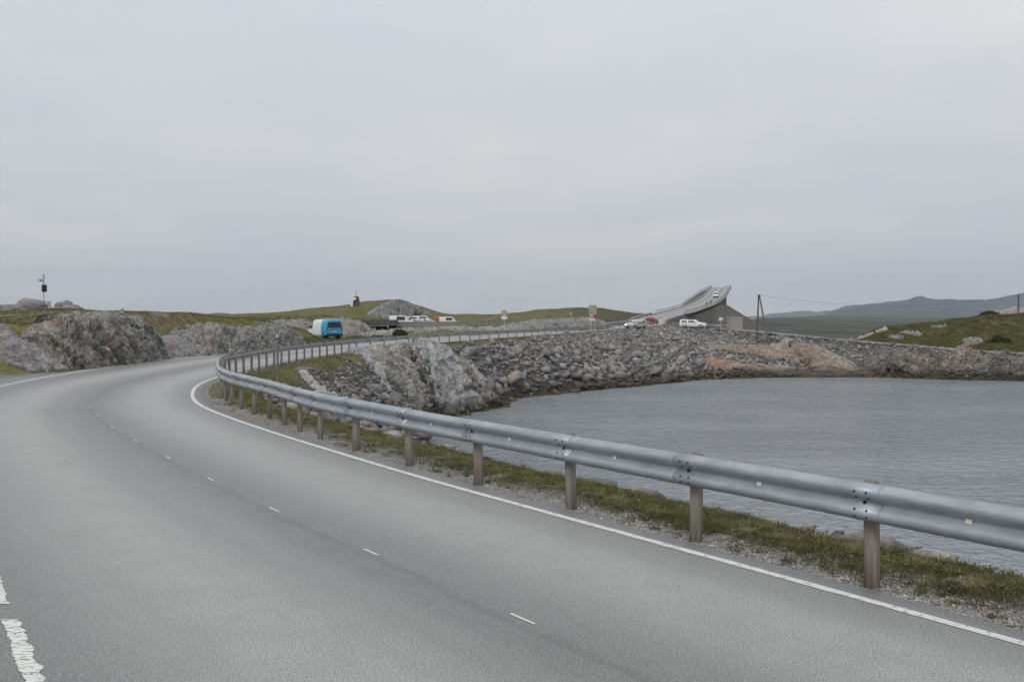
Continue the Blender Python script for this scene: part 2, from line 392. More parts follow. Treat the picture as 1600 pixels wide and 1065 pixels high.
# ------------------------------------------------------------------ the road's inner (right) edge line
P2 = [(30, -32), (20, -17.5), (14, -9), (10, -3.2), (6.8, 1.4)]
for px, py in [(1600, 1006), (1300, 921), (1060, 857), (841, 796), (685, 754), (565, 718), (431, 677), (366, 655), (334, 643), (308, 631)]:
    g = gnd(px, py); P2.append((g.x, g.y))
P2 += [(-8.85, 26.5), (-9.45, 28.4), (-10.0, 30.3), (-10.45, 32.7), (-10.9, 36), (-11.35, 42), (-11.5, 48), (-11.2, 54.7), (-10.7, 60), (-9.9, 66), (-8.6, 74),
       (-6.9, 84), (-5.0, 92), (-2.2, 102), (0.9, 112), (5.8, 129), (9.8, 141), (14.2, 153), (17.4, 161), (22.2, 173), (26.2, 184), (30.6, 198), (33.8, 213), (37.6, 236), (44.6, 263), (54.6, 290), (72, 343), (85, 386),
       (95.5, 425), (99.5, 440), (101.2, 452), (101.5, 470), (100, 495), (98, 515)]
ZP = [(-100, 0), (118, 0), (129, 0.0), (141, .12), (153, .22), (161, .38), (173, .48), (183, .6), (200, .85), (215, 1.15), (240, 1.8), (265, 2.85), (290, 4.15), (340, 7.1), (385, 10.9), (425, 15), (440, 16.2), (455, 16.5), (475, 15.2), (500, 11.5), (540, 4)]
def catmull(P, step):
    P = np.array(P, float); out = []
    E = np.vstack([2 * P[0] - P[1], P, 2 * P[-1] - P[-2]])
    for i in range(len(P) - 1):
        p0, p1, p2, p3 = E[i:i + 4]; n = max(2, int(np.linalg.norm(p2 - p1) / 0.25))
        t = np.linspace(0, 1, n, endpoint=False)[:, None]
        out.append(0.5 * (2 * p1 + (p2 - p0) * t + (2 * p0 - 5 * p1 + 4 * p2 - p3) * t ** 2 + (3 * p1 - p0 - 3 * p2 + p3) * t ** 3))
    out.append(P[-1:]); Q = np.vstack(out)
    s = np.r_[0, np.cumsum(np.linalg.norm(np.diff(Q, axis=0), axis=1))]; S = np.arange(0, s[-1], step)
    return np.stack([np.interp(S, s, Q[:, k]) for k in range(Q.shape[1])], 1)
INL = catmull(P2, 0.5)
k_ = np.hanning(13); k_ /= k_.sum()
_pad = np.vstack([INL[:1]] * 6 + [INL] + [INL[-1:]] * 6)
INL[6:-6] = np.stack([np.convolve(_pad[:, k], k_, 'valid') for k in (0, 1)], 1)[6:-6]
SS = np.r_[0, np.cumsum(np.linalg.norm(np.diff(INL, axis=0), axis=1))]
TAN = np.gradient(INL, axis=0); TAN /= np.linalg.norm(TAN, axis=1)[:, None]
NRM = np.stack([TAN[:, 1], -TAN[:, 0]], 1)                      # to the right (inner, water side)
ZR = np.interp(INL[:, 1], *zip(*ZP))
_end = np.argmax(INL[:, 0]); 
WID = np.interp(INL[:, 1], [5, 12, 22, 30, 40, 60, 110, 200], [5.60, 5.36, 5.6, 6.0, 6.4, 6.6, 6.9, 7.0])   # from edge line to edge line
def road_at(s, off=0.0):
    """point at arc length s, off metres to the right of the inner line"""
    x, y = np.interp(s, SS, INL[:, 0]), np.interp(s, SS, INL[:, 1]); nx, ny = np.interp(s, SS, NRM[:, 0]), np.interp(s, SS, NRM[:, 1])
    return np.array([x + nx * off, y + ny * off, np.interp(s, SS, ZR)])
def s_of(x, y): return SS[np.argmin((INL[:, 0] - x) ** 2 + (INL[:, 1] - y) ** 2)]
S2 = INL[::2]; N2 = NRM[::2]; T2 = TAN[::2]; Z2 = ZR[::2]; W2 = WID[::2]
_gx0, _gy0, _gn, _gm = -130, -60, 300, 640
_GX, _GY = np.meshgrid(np.arange(_gn) + _gx0 + .5, np.arange(_gm) + _gy0 + .5); _GI = np.empty(_GX.size, np.int32); _fx, _fy = _GX.ravel().astype(np.float32), _GY.ravel().astype(np.float32)
_sx, _sy = S2[:, 0].astype(np.float32), S2[:, 1].astype(np.float32)
for a in range(0, len(_fx), 16000): _GI[a:a + 16000] = ((_fx[a:a + 16000, None] - _sx) ** 2 + (_fy[a:a + 16000, None] - _sy) ** 2).argmin(1)
def road_query(x, y):
    x = np.asarray(x, float); y = np.asarray(y, float)
    ix = np.clip((x - _gx0).astype(int), 0, _gn - 1); iy = np.clip((y - _gy0).astype(int), 0, _gm - 1); i0 = _GI[iy * _gn + ix]
    best = np.full(len(x), 9e18); i = i0.copy()
    for k in (-2, -1, 0, 1, 2):
        j = np.clip(i0 + k, 0, len(S2) - 1); D = (x - S2[j, 0]) ** 2 + (y - S2[j, 1]) ** 2; m = D < best; best = np.where(m, D, best); i = np.where(m, j, i)
    vx, vy = x - S2[i, 0], y - S2[i, 1]; dd = vx * N2[i, 0] + vy * N2[i, 1]; tt = vx * T2[i, 0] + vy * T2[i, 1]; dist = np.sqrt(best)
    d = np.where(dist < 1.2, dd, np.sign(dd + 1e-9) * np.sqrt(np.maximum(best - np.minimum(tt ** 2, .3), 0)))
    ii = np.clip(i + np.sign(tt).astype(int), 0, len(S2) - 1); f = np.clip(np.abs(tt), 0, 1)
    return d, Z2[i] * (1 - f) + Z2[ii] * f, W2[i], S2[i, 1]

# ------------------------------------------------------------------ coast and height of the ground
COAST = [(34, -40), (22, -12), (13, 4), (6.5, 14), (2.2, 23), (-0.5, 31), (-2.3, 39), (-3.8, 47), (-5, 57), (-6.0, 65), (-5.2, 71.6), (-1.0, 80.4), (.4, 88.8), (6.4, 96.5), (14, 104.7), (23.4, 116.0), (32, 119.6), (46.3, 120.6),
         (48, 121.5), (50, 117), (54, 114.5), (60, 113), (75, 110), (130, 100), (230, 120), (240, 230), (130, 240), (85, 205), (62, 186), (50, 200), (55, 260), (70, 330), (84, 380), (90, 408), (80, 425), (60, 440), (30, 420), (-60, 450), (-300, 420), (-420, 100), (-300, -80), (40, -80)]
CO = np.array(COAST, float)
def shore(x, y):
    x = np.asarray(x, float); y = np.asarray(y, float); best = np.full(len(x), 9e9); ins = np.zeros(len(x), bool)
    for i in range(len(CO)):
        a, b = CO[i], CO[(i + 1) % len(CO)]; ab = b - a
        t = np.clip(((x - a[0]) * ab[0] + (y - a[1]) * ab[1]) / (ab @ ab), 0, 1)
        best = np.minimum(best, (x - a[0] - t * ab[0]) ** 2 + (y - a[1] - t * ab[1]) ** 2)
        c = (a[1] > y) != (b[1] > y); xx = a[0] + (y - a[1]) / (b[1] - a[1] + 1e-12) * ab[0]; ins ^= c & (x < xx)
    return np.where(ins, 1, -1) * np.sqrt(best)
CTRL = [(-700, 520, 40), (-300, 500, 55), (-100, 495, 60), (-100, 486, 80), (0, 505, 50), (0, 487, 66), (60, 483, 72), (110, 483, 68), (30, 526, 44), (150, 489, 57), (200, 487, 61), (250, 489, 65), (300, 494, 72), (350, 498, 78),
        (400, 501, 85), (440, 505, 92), (460, 511, 88), (200, 491, 92), (0, 491, 110), (100, 491, 90), (300, 496, 110), (400, 500, 130), (100, 495, 150), (0, 496, 220), (250, 497, 200), (350, 498, 250),
        (470, 528, 92), (490, 531, 97), (530, 531, 98), (565, 530, 104), (500, 529, 108), (540, 526, 115), (480, 509, 135), (540, 512, 145), (430, 500, 170), (480, 493, 220), (440, 497, 260), (500, 490, 270), (380, 498, 300),
        (530, 484, 300), (555, 478, 318), (580, 469, 330), (610, 467, 335), (640, 470, 335), (655, 478, 335), (680, 493, 340), (700, 497, 345), (560, 490, 270), (570, 499, 240),
        (560, 521, 165), (590, 524, 160), (600, 519, 200), (580, 505, 250), (620, 507, 250), (660, 507, 262), (700, 506.5, 270), (640, 506, 296), (600, 506, 296), (740, 504, 270), (620, 517, 130), (700, 515, 132), (780, 514, 134), (860, 511, 140), (640, 513, 152), (700, 512, 152), (800, 511, 152), (860, 507, 158), (900, 503, 165), (940, 501, 175),
        (740, 493, 330), (765, 492, 320), (800, 489, 310), (850, 483, 310), (900, 480, 310), (940, 480, 310), (960, 486, 310), (985, 497, 300), (1000, 501, 290), (800, 503, 230), (900, 501, 230), (950, 502, 220),
        (1000, 508, 200), (1060, 514, 162), (1100, 515, 155), (1140, 516, 150), (1180, 522, 142), (1240, 530, 160), (1300, 533, 165), (1100, 512, 190), (1150, 515, 190),
        (1320, 525, 158), (1400, 501, 168), (1450, 496, 170), (1500, 488, 172), (1545, 481, 172), (1600, 481, 172), (1700, 480, 175), (1900, 490, 170), (1450, 530, 150), (1520, 541, 140), (1560, 530, 142), (1600, 538, 138), (1550, 512, 155), (1600, 508, 155), (1700, 510, 150), (1900, 530, 140),
        (1400, 515, 158), (1500, 500, 164), (1500, 498, 240), (1700, 498, 240), (1400, 553, 127), (1500, 553, 124), (1600, 555, 123), (1750, 555, 122)]
CT = np.array([tuple(at(a, b, c)) for a, b, c in CTRL])
CU, CV = CT[:, 0] / CT[:, 1] * 15, np.log(CT[:, 1]) * 6.5
def shepard(x, y):
    yy = np.maximum(y, 12.0); u, v = x / yy * 15, np.log(yy) * 6.5; num = np.zeros(len(x)); den = np.zeros(len(x))
    for a, b, z in zip(CU, CV, CT[:, 2]):
        w = 1 / ((u - a) ** 2 + (v - b) ** 2 + 0.05) ** 2; num += w * z; den += w
    return num / den
DIKE = np.array([tuple(at(*q)) for q in [(1098, 514, 168), (1120, 514, 160), (1150, 514.5, 152), (1210, 520, 145), (1300, 529, 138), (1400, 537, 132), (1530, 548, 128), (1640, 554, 127)]])
def polyline_q(x, y, P):
    best = np.full(len(x), 9e9); z = np.zeros(len(x))
    for a, b in zip(P[:-1], P[1:]):
        ab = (b - a)[:2]; t = np.clip(((x - a[0]) * ab[0] + (y - a[1]) * ab[1]) / (ab @ ab), 0, 1)
        d = np.hypot(x - a[0] - t * ab[0], y - a[1] - t * ab[1]); m = d < best; best = np.where(m, d, best); z = np.where(m, a[2] + t * (b[2] - a[2]), z)
    return best, z
def ground(x, y, info=False):
    x = np.asarray(x, float); y = np.asarray(y, float)
    d, zr, w, rs = road_query(x, y); ds = shore(x, y); zs = shepard(x, y); dl = -d - w
    bay = np.interp(rs, [10, 24, 32, 38, 42], [9.0, 7.5, 4.5, 1.6, 0.9])
    bay = np.where(rs > 76, np.interp(rs, [76, 82, 88, 108, 116], [0.9, 2.0, 4.0, 4.0, 1.0]), bay)
    zr0 = zr; zr = np.minimum(zr, 2.2)
    left = zr - .03 + (zs - zr) * sm(0, 3.2, dl - bay)
    wi = 1 - sm(12, 30, d); inner = np.where(d > 0, (zr - .04) * wi + zs * (1 - wi), zs)
    z = np.where(d > 0, inner, left)
    outd = np.where(d > 0, d - .3, np.where(dl > 0, dl - .3 - np.minimum(bay, 4), -1))
    far = sm(1.6, 7, outd)
    P = xyz(x, y); scale = np.clip(y / 80, .6, 3)
    z = z + far * (fbm(P / 5.5, 5) * .30 + fbm(P / 22 + 31, 3) * .35 * np.clip(scale, 1, 2.2)) + sm(.3, 1.2, outd) * fbm(P * 1.1, 3) * .05
    grv = (d > .25) & (d < 2.3) & (y < 40)
    z = np.where(grv, z + .02 * fbm(P * 7, 2), z)
    D = np.where(x > 38, 4.0, np.minimum(np.maximum(d - 1.75, 0), 13))
    t = np.where(d > 0, np.clip(ds, 0, None) / (np.clip(ds, 0, None) + D + 1e-6), np.clip(ds / 9, 0, 1))
    z = np.where(ds > 0, ZW + (z - ZW) * np.power(np.clip(t, 0, 1), .80), ZW - .1 + np.maximum(ds * .45, -3.5))
    # side road and causeway
    dd, zd = polyline_q(x, y, DIKE); z = np.maximum(z, np.where(dd < 1.7, zd - .05, zd - .05 - (dd - 1.7) * .50 + .15 * fbm(P / 2.5, 3)))
    # bridge approach embankment
    cd_ = np.abs(d + w / 2); apex = np.minimum(zr0 - np.interp(rs, [262, 295], [.16, .8]), 7.4); far2 = np.where((rs > 200) & (y > 195), apex - np.maximum(cd_ - 4.6, 0) * .62 - np.maximum(np.hypot(x - 92, y - 404) * 0 + y - 404, 0) * .8, -50)
    z = np.maximum(z, far2 + .3 * fbm(P / 4, 3))
    ins = (d < .22) & (dl < .25); z = np.where(ins & (y < 232), zr0 - .13, z)
    z = np.where((dl > .2) & (dl < bay) & (rs < 110) & ~ins, zr - .06, z)
    if info: return z, d, dl, ds, rs, dd, cd_, bay
    return z
th = np.concatenate([np.arange(-180, -40, 4.0), np.arange(-40, -32, 0.8), np.arange(-32, 32, 0.105), np.arange(32, 40, .8), np.arange(40, 181, 4.0)])
rr = np.exp(np.concatenate([np.linspace(math.log(1.2), math.log(4.5), 12, endpoint=False), np.linspace(math.log(4.5), math.log(230), 330, endpoint=False), np.linspace(math.log(230), math.log(700), 60)]))
TH, RR = np.meshgrid(np.radians(th), rr); gx, gy = (RR * np.sin(TH)).ravel(), (RR * np.cos(TH)).ravel()
gz, gd, gdl, gds, grs, gdd, gcd, gbay = ground(gx, gy, True)
P_ = xyz(gx, gy)
def mixc(a, b, f): return a * (1 - f[:, None]) + b * f[:, None]
C = lambda *a: np.array(a, float)[None, :]
nz1, nz2, nz3 = fbm(P_ / 9, 4), fbm(P_ / 2.2 + 9, 4), fbm(P_ / 40 + 3, 3)
gc = mixc(C(.150, .155, .055), C(.185, .150, .080), sm(-.15, .35, nz1)); gc = mixc(gc, C(.095, .105, .040), sm(.05, .4, nz2))
rk = sm(.12, .3, nz2 + nz1 * .6 - .05); rk = rk * np.where(gd > 0, .5, .85) * sm(1, 3, np.abs(gdl)); gc = mixc(gc, C(.22, .21, .20), rk * (gy < 250))
slope_in = (gd > 1.8) & (gds < 60) & (gx < 60) & (gy < 196)
gc = mixc(gc, C(.10, .095, .09), sm(1.8, 3.0, gd) * slope_in * ~((gy < 37) & (gd < 5.0)))
grav = (gd > .0) * (1 - sm(.7, 1.3, gd + .5 * nz2)) * (gy < 200); gc = mixc(gc, C(.27, .26, .245), grav)
gc = mixc(gc, C(.26, .245, .22), ((gdl > 0) & (gdl < gbay + .8)) * (grs > 76) * (grs < 118) * 1.0)
gc = mixc(gc, C(.24, .235, .225), (1 - sm(1.3, 1.9, gdd)))
gc = mixc(gc, C(.16, .15, .14), sm(1.9, 2.6, gdd) * (1 - sm(9, 13, gdd)) * (gx > 35) * (gy < 190))
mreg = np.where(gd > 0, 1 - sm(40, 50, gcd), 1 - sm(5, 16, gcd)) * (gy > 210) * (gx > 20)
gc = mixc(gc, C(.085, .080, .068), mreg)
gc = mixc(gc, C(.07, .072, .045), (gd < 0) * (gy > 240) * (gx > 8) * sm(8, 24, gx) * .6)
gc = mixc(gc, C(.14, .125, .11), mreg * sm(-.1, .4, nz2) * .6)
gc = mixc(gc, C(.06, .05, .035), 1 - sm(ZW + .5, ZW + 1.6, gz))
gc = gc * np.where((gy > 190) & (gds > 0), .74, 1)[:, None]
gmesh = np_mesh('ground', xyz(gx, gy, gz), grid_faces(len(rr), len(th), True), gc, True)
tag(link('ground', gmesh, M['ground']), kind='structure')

# sea bed far out, the sea
rw = np.concatenate([np.exp(np.linspace(math.log(4), math.log(400), 90)), np.exp(np.linspace(math.log(450), math.log(26000), 30))]); tw = np.radians(np.linspace(-180, 180, 181))
TW, RW = np.meshgrid(tw, rw); tag(link('sea', np_mesh('sea', xyz((RW * np.sin(TW)).ravel(), (RW * np.cos(TW)).ravel(), np.full(RW.size, ZW)), grid_faces(len(rw), len(tw), True), smooth=True), M['water']), kind='structure')

# ------------------------------------------------------------------ road surface, bay, markings
def ribbon(name, s0, s1, offs, zoff, mat, step=.5, parent=None, drop=None, jag=0.0):
    S = np.arange(s0, s1, step); V = []; UV = []
    for i, s in enumerate(S):
        w = np.interp(s, SS, WID)
        for k, o in enumerate(offs):
            oo = o(w) if callable(o) else o
            if jag and k in (0, len(offs) - 1): oo += random.uniform(-jag, jag)
            p = road_at(s, oo); V.append((p[0], p[1], p[2] + zoff - (drop[k] if drop else 0))); UV.append((-oo, s))
    return link(name, np_mesh(name, V, grid_faces(len(S), len(offs), True), uv=UV, smooth=True), mat, parent)
S_END = SS[np.argmin(np.abs(INL[:, 1] - 215) + (INL[:, 0] < 0) * 99)]
S_ALL = SS[-1] - 1
sB0 = S_END
road = ribbon('road', 2, S_ALL, [.62, .27, 0, -1, -2, -3, -4, lambda w: -w, lambda w: -w - .25, lambda w: -w - .5], 0, M['asphalt'], drop=[.22, 0, 0, 0, 0, 0, 0, 0, 0, .2])
tag(road, kind='structure')
s_end_rail = s_of(28.8, 189)
def strip(name, s0, s1, off, wd_, mat, z=.004, step=.5, jag=0, parent=None):
    S = np.arange(s0, s1 + 1e-6, step); V = []
    for s in S:
        w = np.interp(s, SS, WID); o = off(w) if callable(off) else off
        a, b = wd_ / 2 + random.uniform(-jag, jag * .3), wd_ / 2 + random.uniform(-jag, jag * .3)
        for q in (o + a, o - b):
            p = road_at(s, q); V.append((p[0], p[1], p[2] + z))
    return link(name, np_mesh(name, V, grid_faces(len(S), 2, True)), mat, parent)
tag(strip('edge_line', 2, s_of(28, 188), 0, .10, M['paint'], jag=.008, step=.15), kind='structure')
so0 = s_of(-9.2, 27.5)
tag(strip('edge_line', so0, S_ALL, lambda w: -w, .10, M['paint'], step=.3, jag=.006), kind='structure')
# worn broken line along the parking bay
sA = s_of(3.38, 6.34)
for k in range(-4, 9):
    c = sA - .30 + k * 2.55 + 1.2
    if c > so0: break
    V = []; tt_ = np.arange(c - 1.0, c + 1.13, .035); e0, e1 = 0, 0
    for tt in tt_:
        e0 = e0 * .5 + random.uniform(-.012, .018); e1 = e1 * .5 + random.uniform(-.012, .022); w = np.interp(tt, SS, WID); p = road_at(tt, -w); V += [(p[0] - .055 - e0, p[1], p[2] + .004), (p[0] + .055 + e1, p[1], p[2] + .004)]
    tag(link('broken_line', np_mesh('broken_line', V, grid_faces(len(tt_), 2)), M['worn_paint']), kind='structure')
# short guide marks down the middle
for k in range(-3, 9):
    p = gnd(833, 974); q = s_of(p.x, p.y) + k * 2.38
    tag(strip('centre_mark', q - .18, q + .18, -2.42 - max(0, k - 4) * .02, .024, M['paint'], step=.1), kind='structure')
# parking bay asphalt outside the line (wedge that narrows to the bend)
S = np.arange(2, s_of(-11.4, 42), .6); V = []; UV = []
for s in S:
    w = np.interp(s, SS, WID); y = np.interp(s, SS, INL[:, 1]); b = np.interp(y, [10, 24, 32, 38, 42], [9.0, 7.5, 4.5, 1.5, .55])
    for k in range(6):
        o = -w - .2 - (b - .2) * k / 5; p = road_at(s, o); V.append((p[0], p[1], p[2] - .008)); UV.append((-o, s))
tag(link('parking_bay', np_mesh('parking_bay', V, grid_faces(len(S), 6, True), uv=UV), M['asphalt_old']), kind='structure')
V = []; S = np.arange(s_of(6, 2), s_of(-11.3, 40.5), .5)
for s in S:
    w = np.interp(s, SS, WID); y = np.interp(s, SS, INL[:, 1]); b = np.interp(y, [10, 24, 32, 38, 42], [9.0, 7.5, 4.5, 1.5, .55])
    for f in (.5, .97):
        p = road_at(s, -w - b * f + .05 * math.sin(s * 3)); V.append((p[0], p[1], p[2] - .004))
tag(link('asphalt_patch', np_mesh('asphalt_patch', V, grid_faces(len(S), 2, True), uv=[(0, 0)] * len(V)), M['asphalt_dark']), kind='structure')

# side road on the causeway: light gravel path with pale kerb edge
V = []; DK = catmull(DIKE, 1.0); TD = np.gradient(DK[:, :2], axis=0); TD /= np.linalg.norm(TD, axis=1)[:, None]
for p, t in zip(DK, TD):
    for o in (-1.4, 0, 1.4): V.append((p[0] - t[1] * o, p[1] + t[0] * o, p[2] + .012))
tag(link('path', np_mesh('path', V, grid_faces(len(DK), 3), uv=[(0, 0)] * len(V)), M['asphalt_old']), kind='structure')
kb = MB()
for i in range(0, len(DK) - 1):
    a = DK[i]; b = DK[i + 1]; t = TD[i]; n_ = np.array([t[1], -t[0]]); c = (a + b) / 2
    if i > 8: kb.box((c[0] + n_[0] * 1.5, c[1] + n_[1] * 1.5, c[2] + .02), (np.linalg.norm((b - a)[:2]) + .01, .18, .22), math.atan2(t[1], t[0]))
tag(kb.obj('kerb', M['concrete']), 'pale concrete kerb running along the top of the stone causeway', 'kerb')

# ------------------------------------------------------------------ guardrails
PROF = [(-.002, 0), (.012, .012), (.062, .030), (.080, .055), (.080, .082), (.062, .108), (.020, .135), (.008, .155), (.020, .175), (.062, .202), (.080, .228), (.080, .255), (.062, .280), (.012, .298), (-.002, .310)]
def beam(name, s0, s1, off, side, parent, ztop=.80, lap=0.0, segs=5, back=False, mat='galv'):
    """W beam facing the road; side = -1 faces to the left of off"""
    S = np.linspace(s0, s1, segs); V = []
    for s in S:
        o = off(s) if callable(off) else off
        for dpt, z in PROF:
            p = road_at(s, o + side * (dpt + lap)); V.append((p[0], p[1], p[2] + ztop - .31 + z))
    nf = len(PROF); F = [tuple(f) for f in grid_faces(segs, nf)]
    me = np_mesh(name, V, F, smooth=True); o_ = link(name, me, M[mat], parent)
    md = o_.modifiers.new('thickness', 'SOLIDIFY'); md.thickness = .004; return o_
gr = thing('guardrail', 'galvanised steel guardrail on round wooden posts along the water side of the bend', 'guardrail')
s_post0 = s_of(2.6, 7.5); p0 = gnd(1365, 912)
s_post0 = s_of(p0.x, p0.y) + .10
offp = lambda s: .40 + .35 * float(sm(sA + 12, sA + 18, s) * (1 - sm(sA + 26, sA + 34, s)))
posts = [s_post0 + 1.95 * k for k in range(-5, 1)]
while posts[-1] < s_of(26, 183.5):
    y = road_at(posts[-1])[1]; posts.append(posts[-1] + (1.96 if y < 14.2 else 1.7 if y < 17 else 1.33 if y < 31 else 1.6 if y < 61 else 3.25))
pm = MB(); pm.cyl((0, 0, -.4), (0, 0, .84), .066, .062, 14); pm.cyl((0, 0, .84), (0, 0, .855), .062, .05, 14)
post_me = None
for k, s in enumerate(posts):
    p = road_at(s, offp(s) + .055)
    if post_me is None:
        o = pm.obj('post', M['wood'], gr, smooth=False); post_me = o.data
        for f in post_me.polygons: f.use_smooth = abs(f.normal.z) < .5
    else: o = link('post', post_me, None, gr)
    o.location = (p[0], p[1], p[2] - .03 + random.uniform(-.015, .01)); o.rotation_euler = (random.uniform(-.02, .02), random.uniform(-.02, .02), random.uniform(0, 6)); o.scale = (1, 1, 1) if p[1] < 17 else (.80, .80, 1)
bm_ = MB(); bm_.cyl((0, 0, 0), (0, 0, .012), .010, .007, 8); bolt_me = None
big_ = MB(); big_.cyl((0, 0, 0), (0, 0, .02), .018, .012, 8); bigbolt_me = None
rf = MB(); rf.box((0, 0, 0), (.05, .012, .036))
refl_me = None
for k in range(len(posts) - 1):
    a, b = posts[k], posts[k + 1]
    fo = lambda s: offp(s) - .03
    bo = beam('rail_beam', a - .16, b + .16, fo, -1, gr, .825 + .004 * (k % 2), .004 * (k % 2), 9 if b - a < 3 else 5)
    if k < 30:
        tang = road_at(a + .1) - road_at(a - .1); ang = math.atan2(tang[1], tang[0])
        # faces left of travel: outward normal of the beam = rotate +90 deg
        Mx = Matrix.Rotation(ang, 4, 'Z') @ Matrix.Rotation(-math.pi / 2, 4, 'X')   # local z -> +left
        for (ds_, zz, dep) in ((-.055, .245, .080), (.055, .245, .080), (-.055, .195, .05), (.055, .195, .05), (-.055, .10, .07), (.055, .10, .07), (-.055, .045, .072), (.055, .045, .072)):
            if k > 14 and zz in (.195, .045): continue
            p = road_at(a + ds_, fo(a) - dep - .003)
            if bolt_me is None: o = bm_.obj('bolt', M['bolt'], bo); bolt_me = o.data
            else: o = link('bolt', bolt_me, None, bo)
            o.matrix_local = Matrix.Translation((p[0], p[1], p[2] + .515 + zz)) @ Mx
        p = road_at(a, fo(a) - .012)
        if bigbolt_me is None: o = big_.obj('bolt', M['bolt'], bo); bigbolt_me = o.data
        else: o = link('bolt', bigbolt_me, None, bo)
        o.matrix_local = Matrix.Translation((p[0], p[1], p[2] + .515 + .155)) @ Mx
    if k < 16:
        m = (a + b) / 2 + .1; p = road_at(m, fo(m) - .022); tang = road_at(m + .1) - road_at(m - .1)
        if refl_me is None: o = rf.obj('reflector', M['reflect'], gr); refl_me = o.data
        else: o = link('reflector', refl_me, None, gr)
        o.location = (p[0], p[1], p[2] + .67); o.rotation_euler = (0, 0, math.atan2(tang[1], tang[0]))
# rail on the outer side before the bridge, and small rail past the junction
gr2 = thing('guardrail', 'grey steel guardrail on the far side of the road behind the oncoming white car', 'guardrail')
s = s_of(13, 150); sps = []
while s < s_of(48, 272): sps.append(s); s += 4
for k, s in enumerate(sps):
    w = np.interp(s, SS, WID); p = road_at(s, -w - .7)
    q = MB(); q.box((0, 0, .35), (.1, .14, .8)); o = q.obj('post', M['lightgrey'], gr2); o.location = tuple(p)
    if k: beam('rail_beam', sps[k - 1] - .1, s + .1, lambda t: -np.interp(t, SS, WID) - .62, 1, gr2, .80 + .003 * (k % 2), 0, 3)
def rail_poly(name, label, pts, step, ztop=.75, h=.31):
    t = thing(name, label, 'guardrail'); P = catmull([tuple(p) for p in pts], step)
    for k in range(len(P)):
        q = MB(); q.box((0, 0, ztop / 2 - .15), (.12, .12, ztop + .3)); o = q.obj('post', M['lightgrey'], t); o.location = tuple(P[k])
        if k:
            a, b = Vector(P[k - 1]), Vector(P[k]); dd = (b - a); ang = math.atan2(dd.y, dd.x); nl = Vector((math.sin(ang), -math.cos(ang), 0)); V = []
            for e in (a - dd * .02, b + dd * .02):
                for dp, z in PROF: v = e + nl * (dp + .07); V.append((v.x, v.y, v.z + ztop - .31 + z))
            o = link('rail_beam', np_mesh('rail_beam', V, grid_faces(2, len(PROF)), smooth=True), M['galv'], t); o.modifiers.new('t', 'SOLIDIFY').thickness = .004
    return t
rail_poly('guardrail', 'grey steel guardrail behind the white pickup beside the pale kiosk', [at(1052, 510.5, 182), at(1080, 512, 178), at(1112, 513, 174), at(1146, 514.5, 170), at(1180, 517, 166)], 4)

# ------------------------------------------------------------------ bridge deck and parapets
br = thing('bridge', 'steep curving concrete road bridge rising against the sky above its stone embankment', 'bridge')
Sb = np.arange(s_of(48.5, 274), S_ALL, 3.0)
V = []; F = []
ring = lambda w: [(1.0, .02), (1.0, -.40), (.3, -.7), (-1.4, -1.8), (-w + 1.4, -1.8), (-w - .3, -.7), (-w - 1.0, -.40), (-w - 1.0, .02), (-w - .3, -.02), (.3, -.02)]
for s in Sb:
    w = np.interp(s, SS, WID); dp = float(np.interp(road_at(s)[1], [240, 330, 400, 440], [.25, .4, 1.1, 1.0]))
    for o, z in ring(w):
        p = road_at(s, o); zz = z if z > -.2 else z * dp; V.append((p[0], p[1], p[2] + zz))
n = 10
for i in range(len(Sb) - 1):
    for k in range(n): F.append((i * n + k, i * n + (k + 1) % n, (i + 1) * n + (k + 1) % n, (i + 1) * n + k))
link('deck', np_mesh('deck', V, np.array(F)), M['concrete'], br)
def parapet(off, name, side):
    V = []
    for s in Sb:
        w = np.interp(s, SS, WID); o = off(w)
        for do, z in ((-.12, .021), (-.12, .42), (.12, .42), (.12, .021)):
            p = road_at(s, o + do); V.append((p[0], p[1], p[2] + z))
    link(name, np_mesh(name, V, grid_faces(len(Sb), 4)), M['concrete'], br)
    for k, s in enumerate(Sb):
        w = np.interp(s, SS, WID); p = road_at(s, off(w)); q = MB(); q.box((0, 0, .75), (.08, .08, .8)); o = q.obj('rail_post', M['galv'], br); o.location = tuple(p)
    for zt in (1.15, .78):
        V = []
        for s in Sb:
            w = np.interp(s, SS, WID)
            for do, z in ((-.05, 0), (.05, 0), (.05, .14), (-.05, .14)):
                p = road_at(s, off(w) + do); V.append((p[0], p[1], p[2] + z + zt - .1))
        Fq = []
        for i in range(len(Sb) - 1):
            for k in range(4): Fq.append((i * 4 + k, i * 4 + (k + 1) % 4, (i + 1) * 4 + (k + 1) % 4, (i + 1) * 4 + k))
        link('handrail', np_mesh('handrail', V, np.array(Fq)), M['galv'], br)
parapet(lambda w: .75, 'parapet', 1); parapet(lambda w: -w - .75, 'parapet', -1)
pr = MB(); q = road_at(s_of(90, 404), -3.5); pr.box((0, 0, -4), (7.4, 2.2, 9)); o = pr.obj('pier', M['concrete'], br); o.location = (q[0], q[1], q[2] - 1.4); o.rotation_euler = (0, 0, R(-16))

